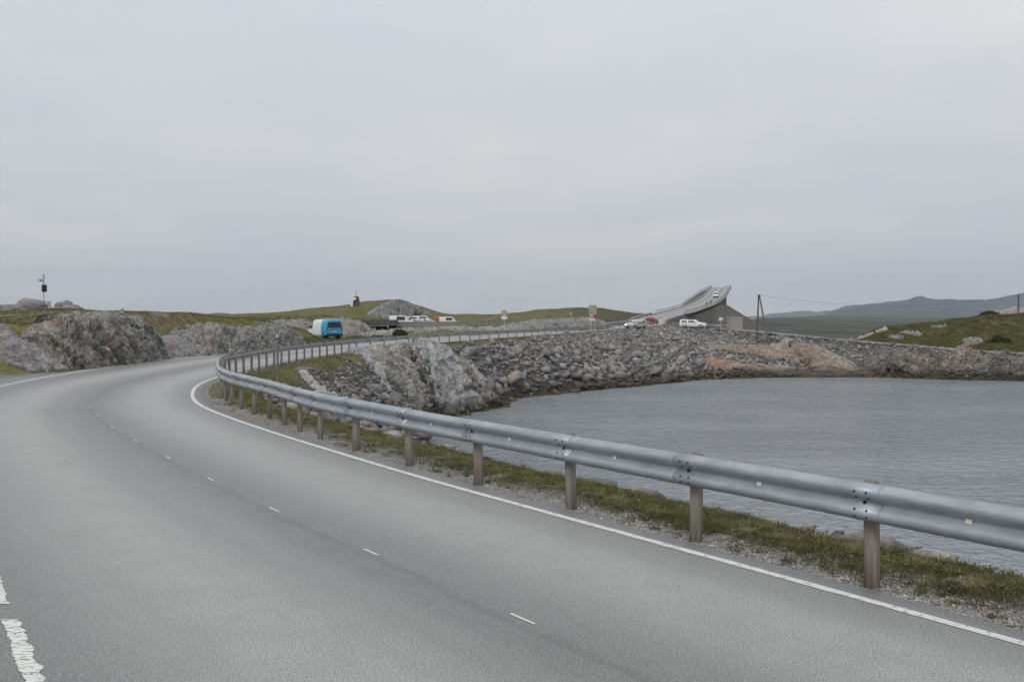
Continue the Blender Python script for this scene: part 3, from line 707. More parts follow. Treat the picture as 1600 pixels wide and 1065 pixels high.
# ------------------------------------------------------------------ rock
def finish_rock(o, label, cat='rock', group=None): return tag(o, label, cat, group)
def ledge(name, label, base, top, depth, mat, seed, freq=.55, amp=.3, face=.45, slope=.25, nu=220, nv=60, mshape=1.0, strata=(1, 1, 1), ends=.08, cat='rock'):
    """rock cutting: base points (px,py[,Y]), skyline (px,py); face rises, then the top runs back and sinks under the turf"""
    B = []
    for q in base:
        v = at(*q) if len(q) == 3 else gnd(*q); B.append((v.x, v.y, v.z))
    B = catmull(B, .1); B = np.stack([np.interp(np.linspace(0, len(B) - 1, nu), np.arange(len(B)), B[:, i]) for i in range(3)], 1)
    T = np.gradient(B[:, :2], axis=0); T /= np.linalg.norm(T, axis=1)[:, None]; Nn = np.stack([-T[:, 1], T[:, 0]], 1)
    ri = [int(np.argmin((INL[:, 0] - b[0]) ** 2 + (INL[:, 1] - b[1]) ** 2)) for b in B[::10]]
    if (Nn[::10] * -NRM[ri]).sum(1).mean() < 0: Nn = -Nn
    k = np.hanning(31); k /= k.sum(); Nn = np.stack([np.convolve(np.pad(Nn[:, i], 15, 'edge'), k, 'valid') for i in (0, 1)], 1)
    e = np.linspace(0, 1, nu); taper = np.power(sm(0, ends, e) * sm(0, ends, 1 - e), .6)
    back = slope * depth; Bk = B[:, :2] + Nn * back * .8; pxs = Bk[:, 0] / Bk[:, 1] * FPX + 800; tx, ty = zip(*top); yt = np.interp(pxs, tx, ty)
    H = (CAMZ + (HOR - yt) / FPX * (B[:, 1] + back)) - B[:, 2]
    V = []
    for j in range(nv):
        v = j / (nv - 1)
        if v < face: t = v / face; st = back * t ** 1.6; z = -.4 + (H + .4) * (1 - (1 - t) ** 1.35)
        else: t = (v - face) / (1 - face); st = back + (depth - back) * t; z = H * (1 - .06 * t) - max(0, t - .8) * 5 * .9
        z = np.where(z > 0, z * taper, z)
        V.append(np.stack([B[:, 0] + Nn[:, 0] * st, B[:, 1] + Nn[:, 1] * st, B[:, 2] + z], 1))
    V = np.vstack(V); G = V.reshape(nv, nu, 3); dn = np.cross(np.gradient(G, axis=1), np.gradient(G, axis=0)).reshape(-1, 3)
    dn /= np.linalg.norm(dn, axis=1)[:, None] + 1e-9
    ref = np.tile(np.concatenate([-Nn, np.full((nu, 1), .6)], 1), (nv, 1))
    if (dn * ref).sum(1).mean() < 0: dn = -dn
    Q = V * np.array(strata) + seed * 11.3
    Q2 = Q.copy(); Q2[:, 2] = Q[:, 2] * .55 + Q[:, 0] * .35
    b1, e1 = blocks(Q2 * freq, seed, 2.4); b2, e2 = blocks(Q2 * freq * 2.3 + 5, seed + 9, 2.4); b3, e3 = blocks(Q * freq * 5.5 + 5, seed + 3, 2.2); f = fbm(Q * freq * 4, 4)
    Lx = np.tile(np.r_[0, np.cumsum(np.linalg.norm(np.diff(B[:, :2], axis=0), axis=1))], nv); bw = (Lx + .75 * V[:, 2] + .5 * fbm(V * .5 + seed, 2)) * freq * 1.5
    def band(w, sd):
        i = np.floor(w).astype(int); r1 = _perm[(i + sd) & 255] / 255.; r2 = _perm[(i + sd + 77) & 255] / 255.; return (r1 - .5) * 1.5 + (r2 - .5) * 2.2 * (w - i - .5), np.minimum(w - i, 1 + i - w)
    w1, we1 = band(bw, seed * 3); w2, we2 = band(bw * 2.7 + .9 * V[:, 2], seed * 5 + 9)
    b1 = b1 * .35 + w1 * 1.7; b2 = b2 * .65 + w2 * 1.3; e1 = np.minimum(e1, we1 * 1.4)
    d = amp * (b1 * .9 * mshape + .5 * b2 + .30 * b3 + .10 * f) - amp * .8 * (1 - sm(0, .10, e1)) - amp * .4 * (1 - sm(0, .09, e2))
    V = V + dn * d[:, None]
    o = link(name, np_mesh(name, V, grid_faces(nv, nu, True)), mat); return tag(o, label, cat)

RM = {
 'gneiss': rock_mat('rock_gneiss', (.285, .270, .272), (.215, .203, .203), (.37, .355, .35), False, (1, 1, 2.2), (.25, .5, .2), green=.8),
 'cut': rock_mat('rock_cut', (.225, .206, .188), (.32, .297, .275), (.14, .127, .113), False, (1.6, 1.6, .45), (0, .35, 0), green=1.0, dkr=(.35, .46)),
 'low': rock_mat('rock_low', (.225, .217, .203), (.30, .29, .272), (.14, .135, .122), False, (1.3, 1.3, .7), (0, .4, 0), green=1.0, dkr=(.36, .48)),
 'pale': rock_mat('rock_pale', (.30, .302, .30), (.40, .395, .38), (.22, .205, .185), True, (.5, 1.5, .8), (0, R(25), 0), green=.2, pre=(0, 0, R(20))),
 'tan': rock_mat('rock_tan', (.32, .285, .245), (.37, .35, .32), (.22, .175, .14), True, (1.6, .3, 1.0), (R(20), 0, 0), green=.15, pre=(0, 0, R(12))),
 'pink': rock_mat('rock_pink', (.32, .245, .195), (.27, .24, .21), (.19, .155, .135), True, (.6, .6, 1.8), (.2, .3, 0), green=.45, scale=.6, dkr=(.36, .48)),
 'shorepink': rock_mat('rock_shore_pink', (.21, .185, .165), (.36, .29, .245), (.075, .07, .065), True, (.9, .9, 1.3), (.1, .3, .3), green=.4, scale=.6, dkr=(.40, .53)),
 'redrock': rock_mat('rock_red', (.36, .20, .14), (.30, .22, .18), (.20, .17, .15), True, green=.1),
 'shore': rock_mat('rock_shore', (.18, .17, .155), (.30, .255, .22), (.075, .07, .065), True, (.9, .9, 1.3), (.1, .3, .3), green=.4, scale=.6, dkr=(.40, .53)),
 'wall': rock_mat('rock_sawn', (.27, .275, .275), (.235, .24, .24), (.20, .20, .20), False, (1, 1, .12), green=.1, scale=.2),
 'ledge': rock_mat('rock_ledge', (.26, .24, .215), (.33, .315, .29), (.16, .15, .135), False, (1, 1, 1.5), green=.5, scale=.6)}

ledge('rock_slab', 'smooth purple grey rock slab sloping down to the parking bay below the sensor mast', [(-260, 600), (-150, 594), (-60, 588), (0, 583.5), (60, 580.5), (118, 577.5)],
      [(-260, 500), (0, 500), (30, 505), (60, 515), (85, 532), (100, 545), (118, 566)], 6.5, RM['gneiss'], 1, .33, .17, .62, .72, 260, 80, .7)
ledge('rock_cutting', 'tall jagged brown and grey rock cutting beside the white edge line', [(96, 578.5), (120, 577), (150, 575), (200, 569.5), (232, 565)],
      [(60, 540), (84, 526), (100, 505), (112, 497), (119, 491), (128, 497), (141, 503), (164, 500), (187, 498), (205, 494), (214, 498), (219, 506), (232, 515)], 3.0, RM['cut'], 24, .55, .19, .68, .36, 260, 90, ends=.05)
ledge('rock_cutting', 'grey split rock face with overhanging blocks right of the tall brown cutting', [(206, 569), (230, 565), (250, 563), (268, 560.5)],
      [(206, 497), (216, 499), (226, 504), (245, 503), (258, 508), (266, 520), (268, 530)], 3.4, RM['low'], 6, .55, .22, .6, .4, 170, 70, ends=.04)
ledge('rock_hump', 'low rounded grey brown rock hump beside the edge line in the middle of the cuttings', [(256, 562), (280, 559.5), (310, 556.5), (336, 553.5)],
      [(256, 532), (266, 527), (290, 529), (312, 533), (326, 540), (336, 550)], 2.8, RM['gneiss'], 8, .35, .13, .6, .6, 160, 60, .6, ends=.22)
ledge('rock_ledge', 'grey terraced rock ledge with turf patches behind the low rounded hump', [(258, 552, 55), (300, 546, 58), (350, 542, 62)], [(258, 508), (290, 508), (320, 512), (350, 520)], 3.0, RM['low'], 9, .5, .2, .6, .5, 160, 50)
ledge('rock_cutting', 'long broken grey green rock cutting nearest the blue and white van', [(326, 555.5), (370, 550.5), (420, 546), (455, 542), (482, 538)],
      [(326, 524), (345, 512), (372, 514), (395, 510), (415, 516), (440, 512), (462, 513), (474, 520), (482, 530)], 3.8, RM['low'], 12, .6, .24, .6, .45, 280, 70, ends=.06)
ledge('rock_ledge', 'pale rock ledge below the slatted footbridge and beyond the guardrail', [(602, 527, 112), (640, 525.5, 116), (700, 522.5, 122), (760, 519.5, 129)], [(602, 520), (612, 514.5), (650, 513.5), (690, 514.5), (702, 513.5), (730, 513.5), (752, 514), (760, 517)], 5, RM['ledge'], 14, .42, .2, .6, .3, 240, 40, ends=.05)
ledge('rock_ledge', 'grey blocky rock ledge left of the first speed limit sign', [(690, 524, 121), (730, 522, 126), (790, 518.5, 134), (840, 515.5, 141)], [(690, 517), (700, 514), (725, 513), (745, 514), (775, 513.5), (800, 512), (840, 511)], 5, RM['ledge'], 15, .45, .2, .6, .3, 200, 40)
ledge('rock_ledge', 'heathery rock ledge with pale stones between the two speed limit signs', [(815, 517, 140), (870, 514, 148), (920, 511, 156), (958, 508, 163)], [(815, 510), (850, 502), (880, 500), (920, 499), (945, 498), (958, 500)], 6, RM['low'], 16, .4, .22, .6, .4, 200, 40)
ledge('cut_rock', 'tall smooth grey sawn rock face cut into the grassy hill behind the parked vans', [(570, 503, 298), (600, 503, 300), (648, 503, 303)], [(570, 496), (584, 485), (600, 475.5), (614, 468.5), (624, 467), (640, 471), (648, 476)], 9, RM['wall'], 18, .10, .12, .7, .06, 160, 50, .5, ends=.02)
ledge('cut_rock', 'dark jagged end of the cut hillside above the parked vans', [(640, 503, 304), (660, 503, 306), (682, 502, 309)], [(640, 474), (650, 479), (660, 483), (670, 485), (676, 487), (682, 496)], 8, RM['cut'], 19, .25, .5, .6, .2, 120, 40)
ledge('rock_pile', 'heap of brown broken rock left of the dark roofed building', [(532, 530, 113), (555, 529, 116), (580, 527, 120), (606, 525, 122)], [(532, 507), (545, 502), (556, 503), (566, 508), (580, 520), (592, 521), (606, 517)], 9, RM['ledge'], 21, .5, .35, .6, .5, 180, 50, 1.2)
ledge('rock_pile', 'grey rock bank behind the blue and white van', [(452, 530, 104), (480, 527, 108), (510, 525, 112), (540, 525, 114)], [(452, 506), (475, 501), (500, 504), (520, 503), (540, 506)], 8, RM['low'], 22, .55, .22, .6, .5, 160, 40)

OUT = []
def bedrock(name, label, px, py, Y, a, b, rz, h, mat, seed, freq=.6, amp=.3, strata=(1, 1, 1), nu=170, nr=70, p=2.6, srot=0, sub=.5, cat='rock', yaw=0):
    c = at(px, py, Y); OUT.append((c.x, c.y, a, b, R(rz))); u = np.linspace(0, 2 * math.pi, nu); r = np.linspace(0.02, 1.12, nr); U, Rr = np.meshgrid(u, r); U, Rr = U.ravel(), Rr.ravel()
    cu, su = np.cos(U), np.sin(U); k = 1 + .22 * fbm(np.stack([cu * 1.6 + seed, su * 1.6, cu * 0], 1), 4)
    lx, ly = cu * Rr * a * k, su * Rr * b * k; ca, sa = math.cos(R(rz)), math.sin(R(rz)); X, Yy = c[0] + lx * ca - ly * sa, c[1] + lx * sa + ly * ca
    e = .3; z0 = ground(X, Yy); gx_ = (ground(X + e, Yy) - ground(X - e, Yy)) / (2 * e); gy_ = (ground(X, Yy + e) - ground(X, Yy - e)) / (2 * e)
    for _ in range(3):
        G = z0.reshape(nr, nu); G = (G + np.roll(G, 1, 1) + np.roll(G, -1, 1) + np.vstack([G[:1], G[:-1]]) + np.vstack([G[1:], G[-1:]])) / 5; z0 = G.ravel()
    N = np.stack([-gx_, -gy_, np.ones_like(gx_)], 1); N /= np.linalg.norm(N, axis=1)[:, None]
    prof = h * (1 - np.clip(Rr, 0, 1.2) ** p) - sub * sm(.9, 1.12, Rr)
    Q = np.stack([X, Yy, z0 * 1.3], 1); cy_, sy_ = math.cos(R(yaw)), math.sin(R(yaw)); Q = np.stack([Q[:, 0] * cy_ + Q[:, 1] * sy_, -Q[:, 0] * sy_ + Q[:, 1] * cy_, Q[:, 2]], 1)
    Q = Q * np.array(strata) + seed * 7.7 + .35 * np.stack([fbm(Q * .8, 3), fbm(Q * .8 + 9, 3), fbm(Q * .8 + 19, 3)], 1)
    b1, e1 = blocks(Q * freq, seed, 1.5); b2, e2 = blocks(Q * freq * 2.6, seed + 5, 1.5); f = fbm(Q * freq * 4, 5); rg = ridged(Q * freq * 1.2 + 2, 4)
    d = prof + sm(1.1, .8, Rr) * amp * (b1 + .42 * b2 + .45 * f + .4 * rg) - amp * .7 * (1 - sm(0, .12, e1)) * sm(1.1, .9, Rr) - amp * .3 * (1 - sm(0, .1, e2))
    P = np.stack([X, Yy, z0], 1) + N * d[:, None]; P[:nu] = P[:nu].mean(0)
    for j in range(nr): P[(j + 1) * nu - 1] = P[j * nu]
    return tag(link(name, np_mesh(name, P, grid_faces(nr, nu)), RM[mat]), label, cat)

BR = bedrock
# pale outcrops inside the bend
BR('rock_outcrop', 'pale grey outcrop with a tan flank slanting from the rail down to the water', 614, 608, 64.5, 7.0, 1.9, 79, .50, 'tan', 31, .5, .20, (.5, 1.4, .8), yaw=70, nr=90, nu=230)
BR('rock_outcrop', 'narrow white streaked rock fin just below the guardrail in the bend', 578, 578, 58.5, 2.6, .6, -48, .45, 'pale', 32, .7, .16, (.25, 1.6, .8), yaw=-48)
BR('rock_outcrop', 'broad pale grey smooth outcrop ending in a dark point in the water', 713, 592, 76.0, 5.2, 3.6, 58, .60, 'pale', 33, .42, .30, (1.2, .5, .9), yaw=40, nu=260, nr=110)
BR('rock_outcrop', 'dark weed edged rock point reaching into the bay left of the rubble', 742, 630, 78.5, 3.8, 1.7, 38, .7, 'shore', 34, .5, .2, (.5, 1.3, 1), yaw=-40)
BR('rock_outcrop', 'brown wet boulders at the foot of the tan outcrop', 655, 640, 67, 2.2, 1.5, -20, .6, 'shore', 35, .8, .35)
BR('rock_outcrop', 'flat white lichen covered rock showing under the nearest bend of the rail', 545, 655, 29.5, 3.6, 1.0, -58, .22, 'pale', 36, .9, .12, (.3, 1.4, 1), yaw=-58)
BR('rock_outcrop', 'pale rock slab below the guardrail at the top of the near bank', 622, 690, 22.5, 2.6, .7, -56, .2, 'pale', 37, 1.1, .10, (.3, 1.4, 1), yaw=-56)
BR('rock_outcrop', 'pale bedrock strip emerging from the turf behind the marker pole', 512, 634, 40, 3.0, .6, -54, .22, 'pale', 38, .9, .13, (.3, 1.4, 1), yaw=-50)
# shore rocks across the bay
BR('rock_outcrop', 'smooth peach coloured rock tongue sloping down into the far side of the bay', 1208, 563, 129, 12.0, 3.0, -42, .75, 'pink', 41, .25, .26, (.3, 1.4, 1), nu=280, nr=100, yaw=-42)
BR('rock_outcrop', 'long low brown rim of the peach rock tongue along the waterline', 1240, 588, 121.2, 14.5, 1.4, -1, .45, 'pink', 42, .4, .2, (.4, 1.3, 1), nu=280)
BR('rock_outcrop', 'orange red rock with a white cap at the foot of the far rubble slope', 1124, 566, 121, 2.9, 1.3, -60, .6, 'redrock', 43, .5, .25)
BR('rock_outcrop', 'tan boulder with turf on top behind the peach rock tongue', 1216, 546, 133, 1.9, 1.4, 10, .9, 'tan', 44, .5, .2)
BR('rock_outcrop', 'small orange boulder at the tip of the peach rock tongue', 1366, 583, 119.8, 1.7, .9, 0, .5, 'redrock', 45, .7, .15)
BR('rock_outcrop', 'grey domed rock at the right end of the stone causeway slope', 1376, 568, 122.5, 2.3, 2.0, 20, 2.0, 'shore', 46, .4, .3, p=2.0)
BR('rock_outcrop', 'large dark fissured rock with an orange patch on the far shore', 1428, 572, 120.0, 3.7, 2.6, -8, 2.1, 'shore', 47, .36, .6, p=2.4, nu=260, nr=100)
BR('rock_outcrop', 'rounded pinkish shore rock split by dark clefts', 1497, 575, 118.2, 3.0, 2.2, 12, 1.5, 'shorepink', 48, .42, .55, nu=240, nr=90)
BR('rock_outcrop', 'broken pink and grey shore rock nearest the right edge of the bay', 1558, 576, 116.0, 3.1, 2.3, -10, 1.6, 'shore', 49, .5, .6, nu=240, nr=90)
BR('rock_outcrop', 'low shore rock running out of view at the right end of the bay', 1640, 577, 114, 5, 2.6, 5, 1.0, 'shorepink', 50, .5, .45)
for i, (px, py, Y, sx, h) in enumerate([(1352, 519, 157, 3.4, .35), (1410, 501, 168, 1.5, .25), (1378, 511, 163, 1.5, .25), (1422, 521, 156, 3.0, .35), (1400, 531, 148, 2.2, .25), (1520, 532, 146, 2.6, .3), (1335, 528, 152, 2.2, .3), (1466, 507, 160, 1.8, .25)]):
    v = at(px, py, Y); dz = 0
    BR('rock_outcrop', ['pinkish rock at the left foot of the green hill', 'small pink rock near the top of the green hill', 'light rock halfway up the left side of the green hill', 'wide grey rock patch in the middle of the green hill',
         'grey rock low on the green hill above the causeway kerb', 'grey rock below the summit of the green hill near the bush', 'pale rock where the causeway meets the green hill', 'faint grey rock high on the green hill'][i], px, py, Y, sx, sx * .55, 15 * i, h * .45, 'tan' if i < 3 else 'low', 60 + i, .7, .25, nu=80, nr=30)
BR('rock_outcrop', 'pale bare summit rock on the green hill at the right', 1594, 490, 174, 5.0, 2.4, -18, .9, 'tan', 51, .4, .3)

# ------------------------------------------------------------------ loose stones
def hull(seed, el, npts=13):
    r = random.Random(seed); bm = bmesh.new()
    for _ in range(npts):
        v = Vector((r.gauss(0, 1), r.gauss(0, 1), r.gauss(0, 1))).normalized() * r.uniform(.75, 1.2); bm.verts.new((v.x * el[0], v.y * el[1], v.z * el[2]))
    g = bmesh.ops.convex_hull(bm, input=bm.verts[:]); bmesh.ops.delete(bm, geom=[e for e in g['geom_interior'] if isinstance(e, bmesh.types.BMVert)], context='VERTS')
    bmesh.ops.triangulate(bm, faces=bm.faces[:]); bm.verts.index_update()
    V = np.array([v.co[:] for v in bm.verts]); F = np.array([[v.index for v in f.verts] for f in bm.faces]); bm.free(); return V, F
HULLS = [hull(i, (.56, random.uniform(.26, .46), random.uniform(.18, .38)), random.choice([8, 9, 10, 12])) for i in range(14)]
TINTS = 1.0 * np.array([(.20, .19, .185), (.165, .155, .15), (.235, .225, .215), (.26, .235, .205), (.145, .135, .13), (.21, .20, .205), (.30, .26, .22), (.18, .185, .19), (.24, .195, .165), (.34, .335, .325), (.19, .17, .15), (.22, .21, .195), (.155, .15, .15), (.27, .26, .25)])
FH = [hull(200 + i, (.6, .42, .20), 15) for i in range(8)]
FM = [np_mesh('stone', V, F, np.repeat(np.array([(.24, .20, .175), (.20, .18, .165), (.27, .24, .215), (.14, .13, .125), (.22, .19, .17), (.30, .275, .25), (.17, .155, .145), (.25, .21, .185)][i])[None], len(V), 0)) for i, (V, F) in enumerate(FH)]
for m in FM: m.materials.append(M['stone'])
BH = [hull(100 + i, (.55, .42, .34), 26) for i in range(5)]
BM = [np_mesh('boulder', V, F, np.repeat(TINTS[[0, 2, 5, 3, 10][i]][None], len(V), 0)) for i, (V, F) in enumerate(BH)]
for m in BM: m.materials.append(M['stone'])
HM = [np_mesh('stone', V, F, np.repeat(TINTS[i][None], len(V), 0)) for i, (V, F) in enumerate(HULLS)]
for m in HM: m.materials.append(M['stone'])
def rotm(a, b, c): return np.array((Matrix.Rotation(a, 3, 'Z') @ Matrix.Rotation(b, 3, 'X') @ Matrix.Rotation(c, 3, 'Y')))
def stones(X, Y, Z, S, parent, n_obj, dark=1.0, kindname='loose_stones', HULLS=HULLS, HM=HM, tilt=.5):
    app = S / np.hypot(X, Y); order = np.argsort(-app); VV = []; FF = []; CC = []; off = 0
    for rank, i in enumerate(order):
        h = int(rng.integers(0, len(HM))); a = rng.uniform(0, 6.28, 3); a[1] = rng.normal(0, tilt); a[2] = rng.normal(0, tilt)
        if rank < n_obj:
            o = link('stone', HM[h], None, parent); o.location = (X[i] - parent.location.x, Y[i] - parent.location.y, Z[i] - parent.location.z); o.rotation_euler = (a[1], a[2], a[0]); o.scale = (S[i],) * 3
        else:
            V, F = HULLS[h]; v = (V * S[i]) @ rotm(*a).T + np.array([X[i], Y[i], Z[i]]) - np.array(parent.location); VV.append(v); FF.append(F + off); off += len(V)
            CC.append(np.repeat((TINTS[int(rng.integers(0, 14))] * rng.uniform(.8, 1.15) * dark)[None], len(V), 0))
    if VV: tag(link(kindname, np_mesh(kindname, np.vstack(VV), np.vstack(FF), np.vstack(CC)), M['stone'], parent), kind='stuff')
def scatter(n, x0, x1, y0, y1, cond, dr=None):
    X, Y = rng.uniform(x0, x1, n), rng.uniform(y0, y1, n)
    k = (np.abs(X) < .62 * Y)
    X, Y = X[k], Y[k]
    for (ox, oy, oa, ob, orz) in OUT:
        lx, ly = (X - ox) * math.cos(orz) + (Y - oy) * math.sin(orz), -(X - ox) * math.sin(orz) + (Y - oy) * math.cos(orz); k = (lx / oa) ** 2 + (ly / ob) ** 2 > .80; X, Y = X[k], Y[k]
    if dr is not None: d_ = road_query(X, Y)[0]; k = (d_ > dr[0]) & (d_ < dr[1]); X, Y = X[k], Y[k]
    q = ground(X, Y, True); k = cond(X, Y, *q); return X[k], Y[k], q[0][k]
def scat_strip(n, y0, y1, d0, d1, cond):
    """points along the inner verge, denser where the eye is close"""
    idx = np.where((INL[:, 1] > y0) & (INL[:, 1] < y1))[0]; dist = np.hypot(INL[idx, 0], INL[idx, 1]); w = 1 / np.maximum(dist, 6) ** 1.7; w /= w.sum()
    s = SS[rng.choice(idx, n, p=w)] + rng.uniform(-.25, .25, n); d = rng.uniform(d0, d1, n); x, y = np.interp(s, SS, INL[:, 0]), np.interp(s, SS, INL[:, 1]); nx, ny = np.interp(s, SS, NRM[:, 0]), np.interp(s, SS, NRM[:, 1])
    X, Y = x + nx * d, y + ny * d; q = ground(X, Y, True); k = cond(X, Y, d) & (np.abs(X) < .6 * Y); return X[k], Y[k], q[0][k], d[k]
vis = lambda X, Y: (np.abs(X / Y) < .62) & (Y > 2)
emb = thing('rubble_embankment', 'long slope of grey angular rubble between the guardrail and the bay', 'embankment', (0, 0, 0))
X, Y, Z = scatter(170000, -11, 48, 40, 196, lambda X, Y, z, d, dl, ds, rs, dd, cdd, b: (d > 2.1 + 1.1 * fbm(xyz(X, Y) / 6, 2) + (Y < 42) * .6) & (ds > -.7) & (d < 32) & (Y < 192) & (X < 44) & ((ds < 50)) & (dd > 2.2), (1.5, 32))
keep = rng.random(len(X)) < np.interp(Y, [40, 60, 100, 190], [.9, 1, 1, .9]); X, Y, Z = X[keep], Y[keep], Z[keep]
S = np.clip(rng.lognormal(-.98, .50, len(X)), .2, 2.0) * np.interp(Y, [40, 60, 80, 150], [.62, .72, 1.1, .95])
S *= np.interp(Z, [ZW, -2, 0.2], [1.15, 1.1, .75])
# thin out overlaps on a grid
def thin(X, Y, S, f=.62):
    o = np.argsort(-S); cell = {}; keep = []
    for i in o:
        cx_, cy_ = int(X[i] // 1.0), int(Y[i] // 1.0); ok = True
        for a in (-1, 0, 1):
            for b in (-1, 0, 1):
                for j in cell.get((cx_ + a, cy_ + b), ()):
                    if (X[i] - X[j]) ** 2 + (Y[i] - Y[j]) ** 2 < (f * .5 * (S[i] + S[j])) ** 2: ok = False; break
                if not ok: break
            if not ok: break
        if ok: cell.setdefault((cx_, cy_), []).append(i); keep.append(i)
    return np.array(keep)
X0, Y0, Z0 = X, Y, Z
k = thin(X, Y, S, .56); X, Y, Z, S = X[k], Y[k], Z[k], S[k]
k = rng.choice(len(X0), min(9000, len(X0)), replace=False); X, Y, Z, S = np.r_[X, X0[k]], np.r_[Y, Y0[k]], np.r_[Z, Z0[k]], np.r_[S, rng.uniform(.14, .42, len(k))]
stones(X, Y, Z + S * .08, S, emb, 299)
dk = thing('stone_causeway', 'dark rubble slope of the causeway leading right from the A shaped pole', 'embankment', tuple(DIKE[4]))
X, Y, Z = scatter(42000, 30, 76, 112, 160, lambda X, Y, z, d, dl, ds, rs, dd, cdd, b: (dd > 1.7) & (dd < 17) & (ds > -.5) & (Y < np.interp(X, DIKE[:, 0], DIKE[:, 1])) & ((X > 43) | (dd < 14)))
S = np.clip(rng.lognormal(-.95, .33, len(X)), .22, 1.1); k = thin(X, Y, S, .55); X, Y, Z, S = X[k], Y[k], Z[k], S[k]
stones(X, Y, Z + S * .08, S, dk, 299, .8)
# stones along the crest of the near bank
nb = thing('stone_bank', 'edge of stones showing behind the grass verge along the near guardrail', 'embankment', (3, 12, 0))
X, Y, Z = scatter(9000, -8, 16, 3, 34, lambda X, Y, z, d, dl, ds, rs, dd, cdd, b: (d > 2.15) & (d < 5.5) & vis(X, Y))
S = np.clip(rng.lognormal(-1.35, .42, len(X)), .10, .62); k = thin(X, Y, S, .8); X, Y, Z, S = X[k], Y[k], Z[k], S[k]
X2, Y2, Z2_, d2 = scat_strip(1100, 4.2, 32, 1.95, 2.45, lambda X, Y, d: fbm(xyz(X, Y) * .55 + 4, 2) > -.10)
k = np.arange(min(420, len(X2))); S2_ = np.clip(rng.lognormal(-1.25, .42, len(k)), .12, .50); X, Y, Z, S = np.r_[X2[k], X], np.r_[Y2[k], Y], np.r_[Z2_[k] + S2_ * .16, Z], np.r_[S2_, S]
X3, Y3, Z3 = scatter(52000, -8, 20, 6, 46, lambda X, Y, z, d, dl, ds, rs, dd, cdd, b: (d > 2.7) & (ds > -.7) & (d < 22) & ((Y < 41) | (d < 14)), (2.7, 22))
S3 = np.clip(rng.lognormal(-.95, .42, len(X3)), .2, 1.3) * .75; k = thin(X3, Y3, S3, .58); X, Y, Z, S = np.r_[X, X3[k]], np.r_[Y, Y3[k]], np.r_[Z, Z3[k]], np.r_[S, S3[k]]
stones(X, Y, Z + S * .10, S, nb, 299, HULLS=FH, HM=FM, tilt=.2)
# boulders round the sensor mast, each a thing
for i, (px, py, Y, s_, el, c) in enumerate([(20, 484, 74, 2.2, 0, .9), (52, 478, 76, 2.6, 1, 1), (68, 484, 72, 1.3, 2, 1), (88, 482, 73, 1.2, 3, .8), (101, 477, 76, 1.9, 5, .8), (112, 480, 74, 1.5, 7, .8), (34, 488, 69, 1.7, 9, 1.1), (80, 486, 70, 1.5, 6, 1), (4, 489, 68, 1.5, 11, 1), (124, 481, 75, 1.0, 12, .8), (56, 487, 70, 1.2, 13, 1)]):
    o = link('boulder', BM[el % 5], None); o.location = at(px, py + 3.0, Y); o.scale = (s_, s_ * .9, s_ * .85); o.rotation_euler = (.15 * (i % 3), .15, 1.3 * i)
    tag(o, ['long grey boulder leftmost on the skyline left of the sensor mast', 'largest rounded boulder just left of the sensor mast', 'dark low boulder at the foot of the sensor mast', 'small dark boulder right of the grey cabinet',
        'dark angular boulder standing apart right of the sensor mast', 'flat dark boulder at the right of the angular one', 'pale pointed boulder below the largest rounded one', 'pale flat boulder below the grey cabinet', 'grey boulder at the left edge of the photo', 'smallest dark boulder at the right end of the row', 'small grey boulder under the largest rounded one'][i], 'boulder', 'boulders round the sensor mast')

# ------------------------------------------------------------------ grass, heath and flowers
def blades(X, Y, Z, H, W, colr, bend=.5, two=False):
    n = len(X); a = rng.uniform(0, 6.28, n); c, s = np.cos(a) * W / 2, np.sin(a) * W / 2; b = rng.uniform(0, 6.28, n); L = H * bend * rng.uniform(.1, 1, n)
    p0 = np.stack([X - c, Y - s, Z - .03], 1); p1 = np.stack([X + c, Y + s, Z - .03], 1); p2 = np.stack([X + np.cos(b) * L, Y + np.sin(b) * L, Z + H], 1)
    V = np.stack([p0, p1, p2], 1).reshape(-1, 3); F = np.arange(3 * n).reshape(n, 3)
    return V, F, np.repeat(colr, 3, 0)
def join(parts):
    V = []; F = []; Cc = []; o = 0
    for v, f, c in parts: V.append(v); F.append(f + o); Cc.append(c); o += len(v)
    return np.vstack(V), np.vstack(F), np.vstack(Cc)
GREENS = np.array([(.140, .150, .050), (.115, .125, .045), (.170, .168, .070), (.21, .18, .10), (.15, .125, .075), (.26, .23, .15)])
def gcol(n, w=(.28, .25, .2, .12, .1, .05)): return GREENS[rng.choice(6, n, p=np.array(w) / sum(w))] * rng.uniform(.75, 1.25, (n, 1))
parts = []
# near verge: short cushion of grass with gaps of gravel
pn = lambda X, Y, k, o: fbm(xyz(X, Y) * k + o, 3)
X, Y, Z, d = scat_strip(520000, 4.2, 36, .36, 2.9, lambda X, Y, d: (rng.random(len(X)) < (sm(.62, 1.30, d + .75 * pn(X, Y, 1.3, 2)) * .97 + .03) * (1 - sm(2.2, 2.9, d + .5 * pn(X, Y, .9, 9)))) & (pn(X, Y, 1.8, 5) > -.30))
H = rng.uniform(.012, .055, len(X)) * (1 + 1.1 * np.clip(pn(X, Y, .9, 0), -.5, 1)) * (1 + .9 * (rng.random(len(X)) < .06)); tone = (.62 + .9 * sm(-.3, .4, pn(X, Y, 3.5, 7)))[:, None]
cc_ = gcol(len(X), (.3, .3, .22, .07, .06, .05)) * tone; br_ = sm(.0, .3, pn(X, Y, 1.1, 40))[:, None]; cc_ = cc_ * (1 - br_ * .7) + gcol(len(X), (0, 0, .1, .4, .4, .2)) * tone * br_ * .7
parts.append(blades(X, Y, Z, H, rng.uniform(.004, .011, len(X)), cc_, 1.2))
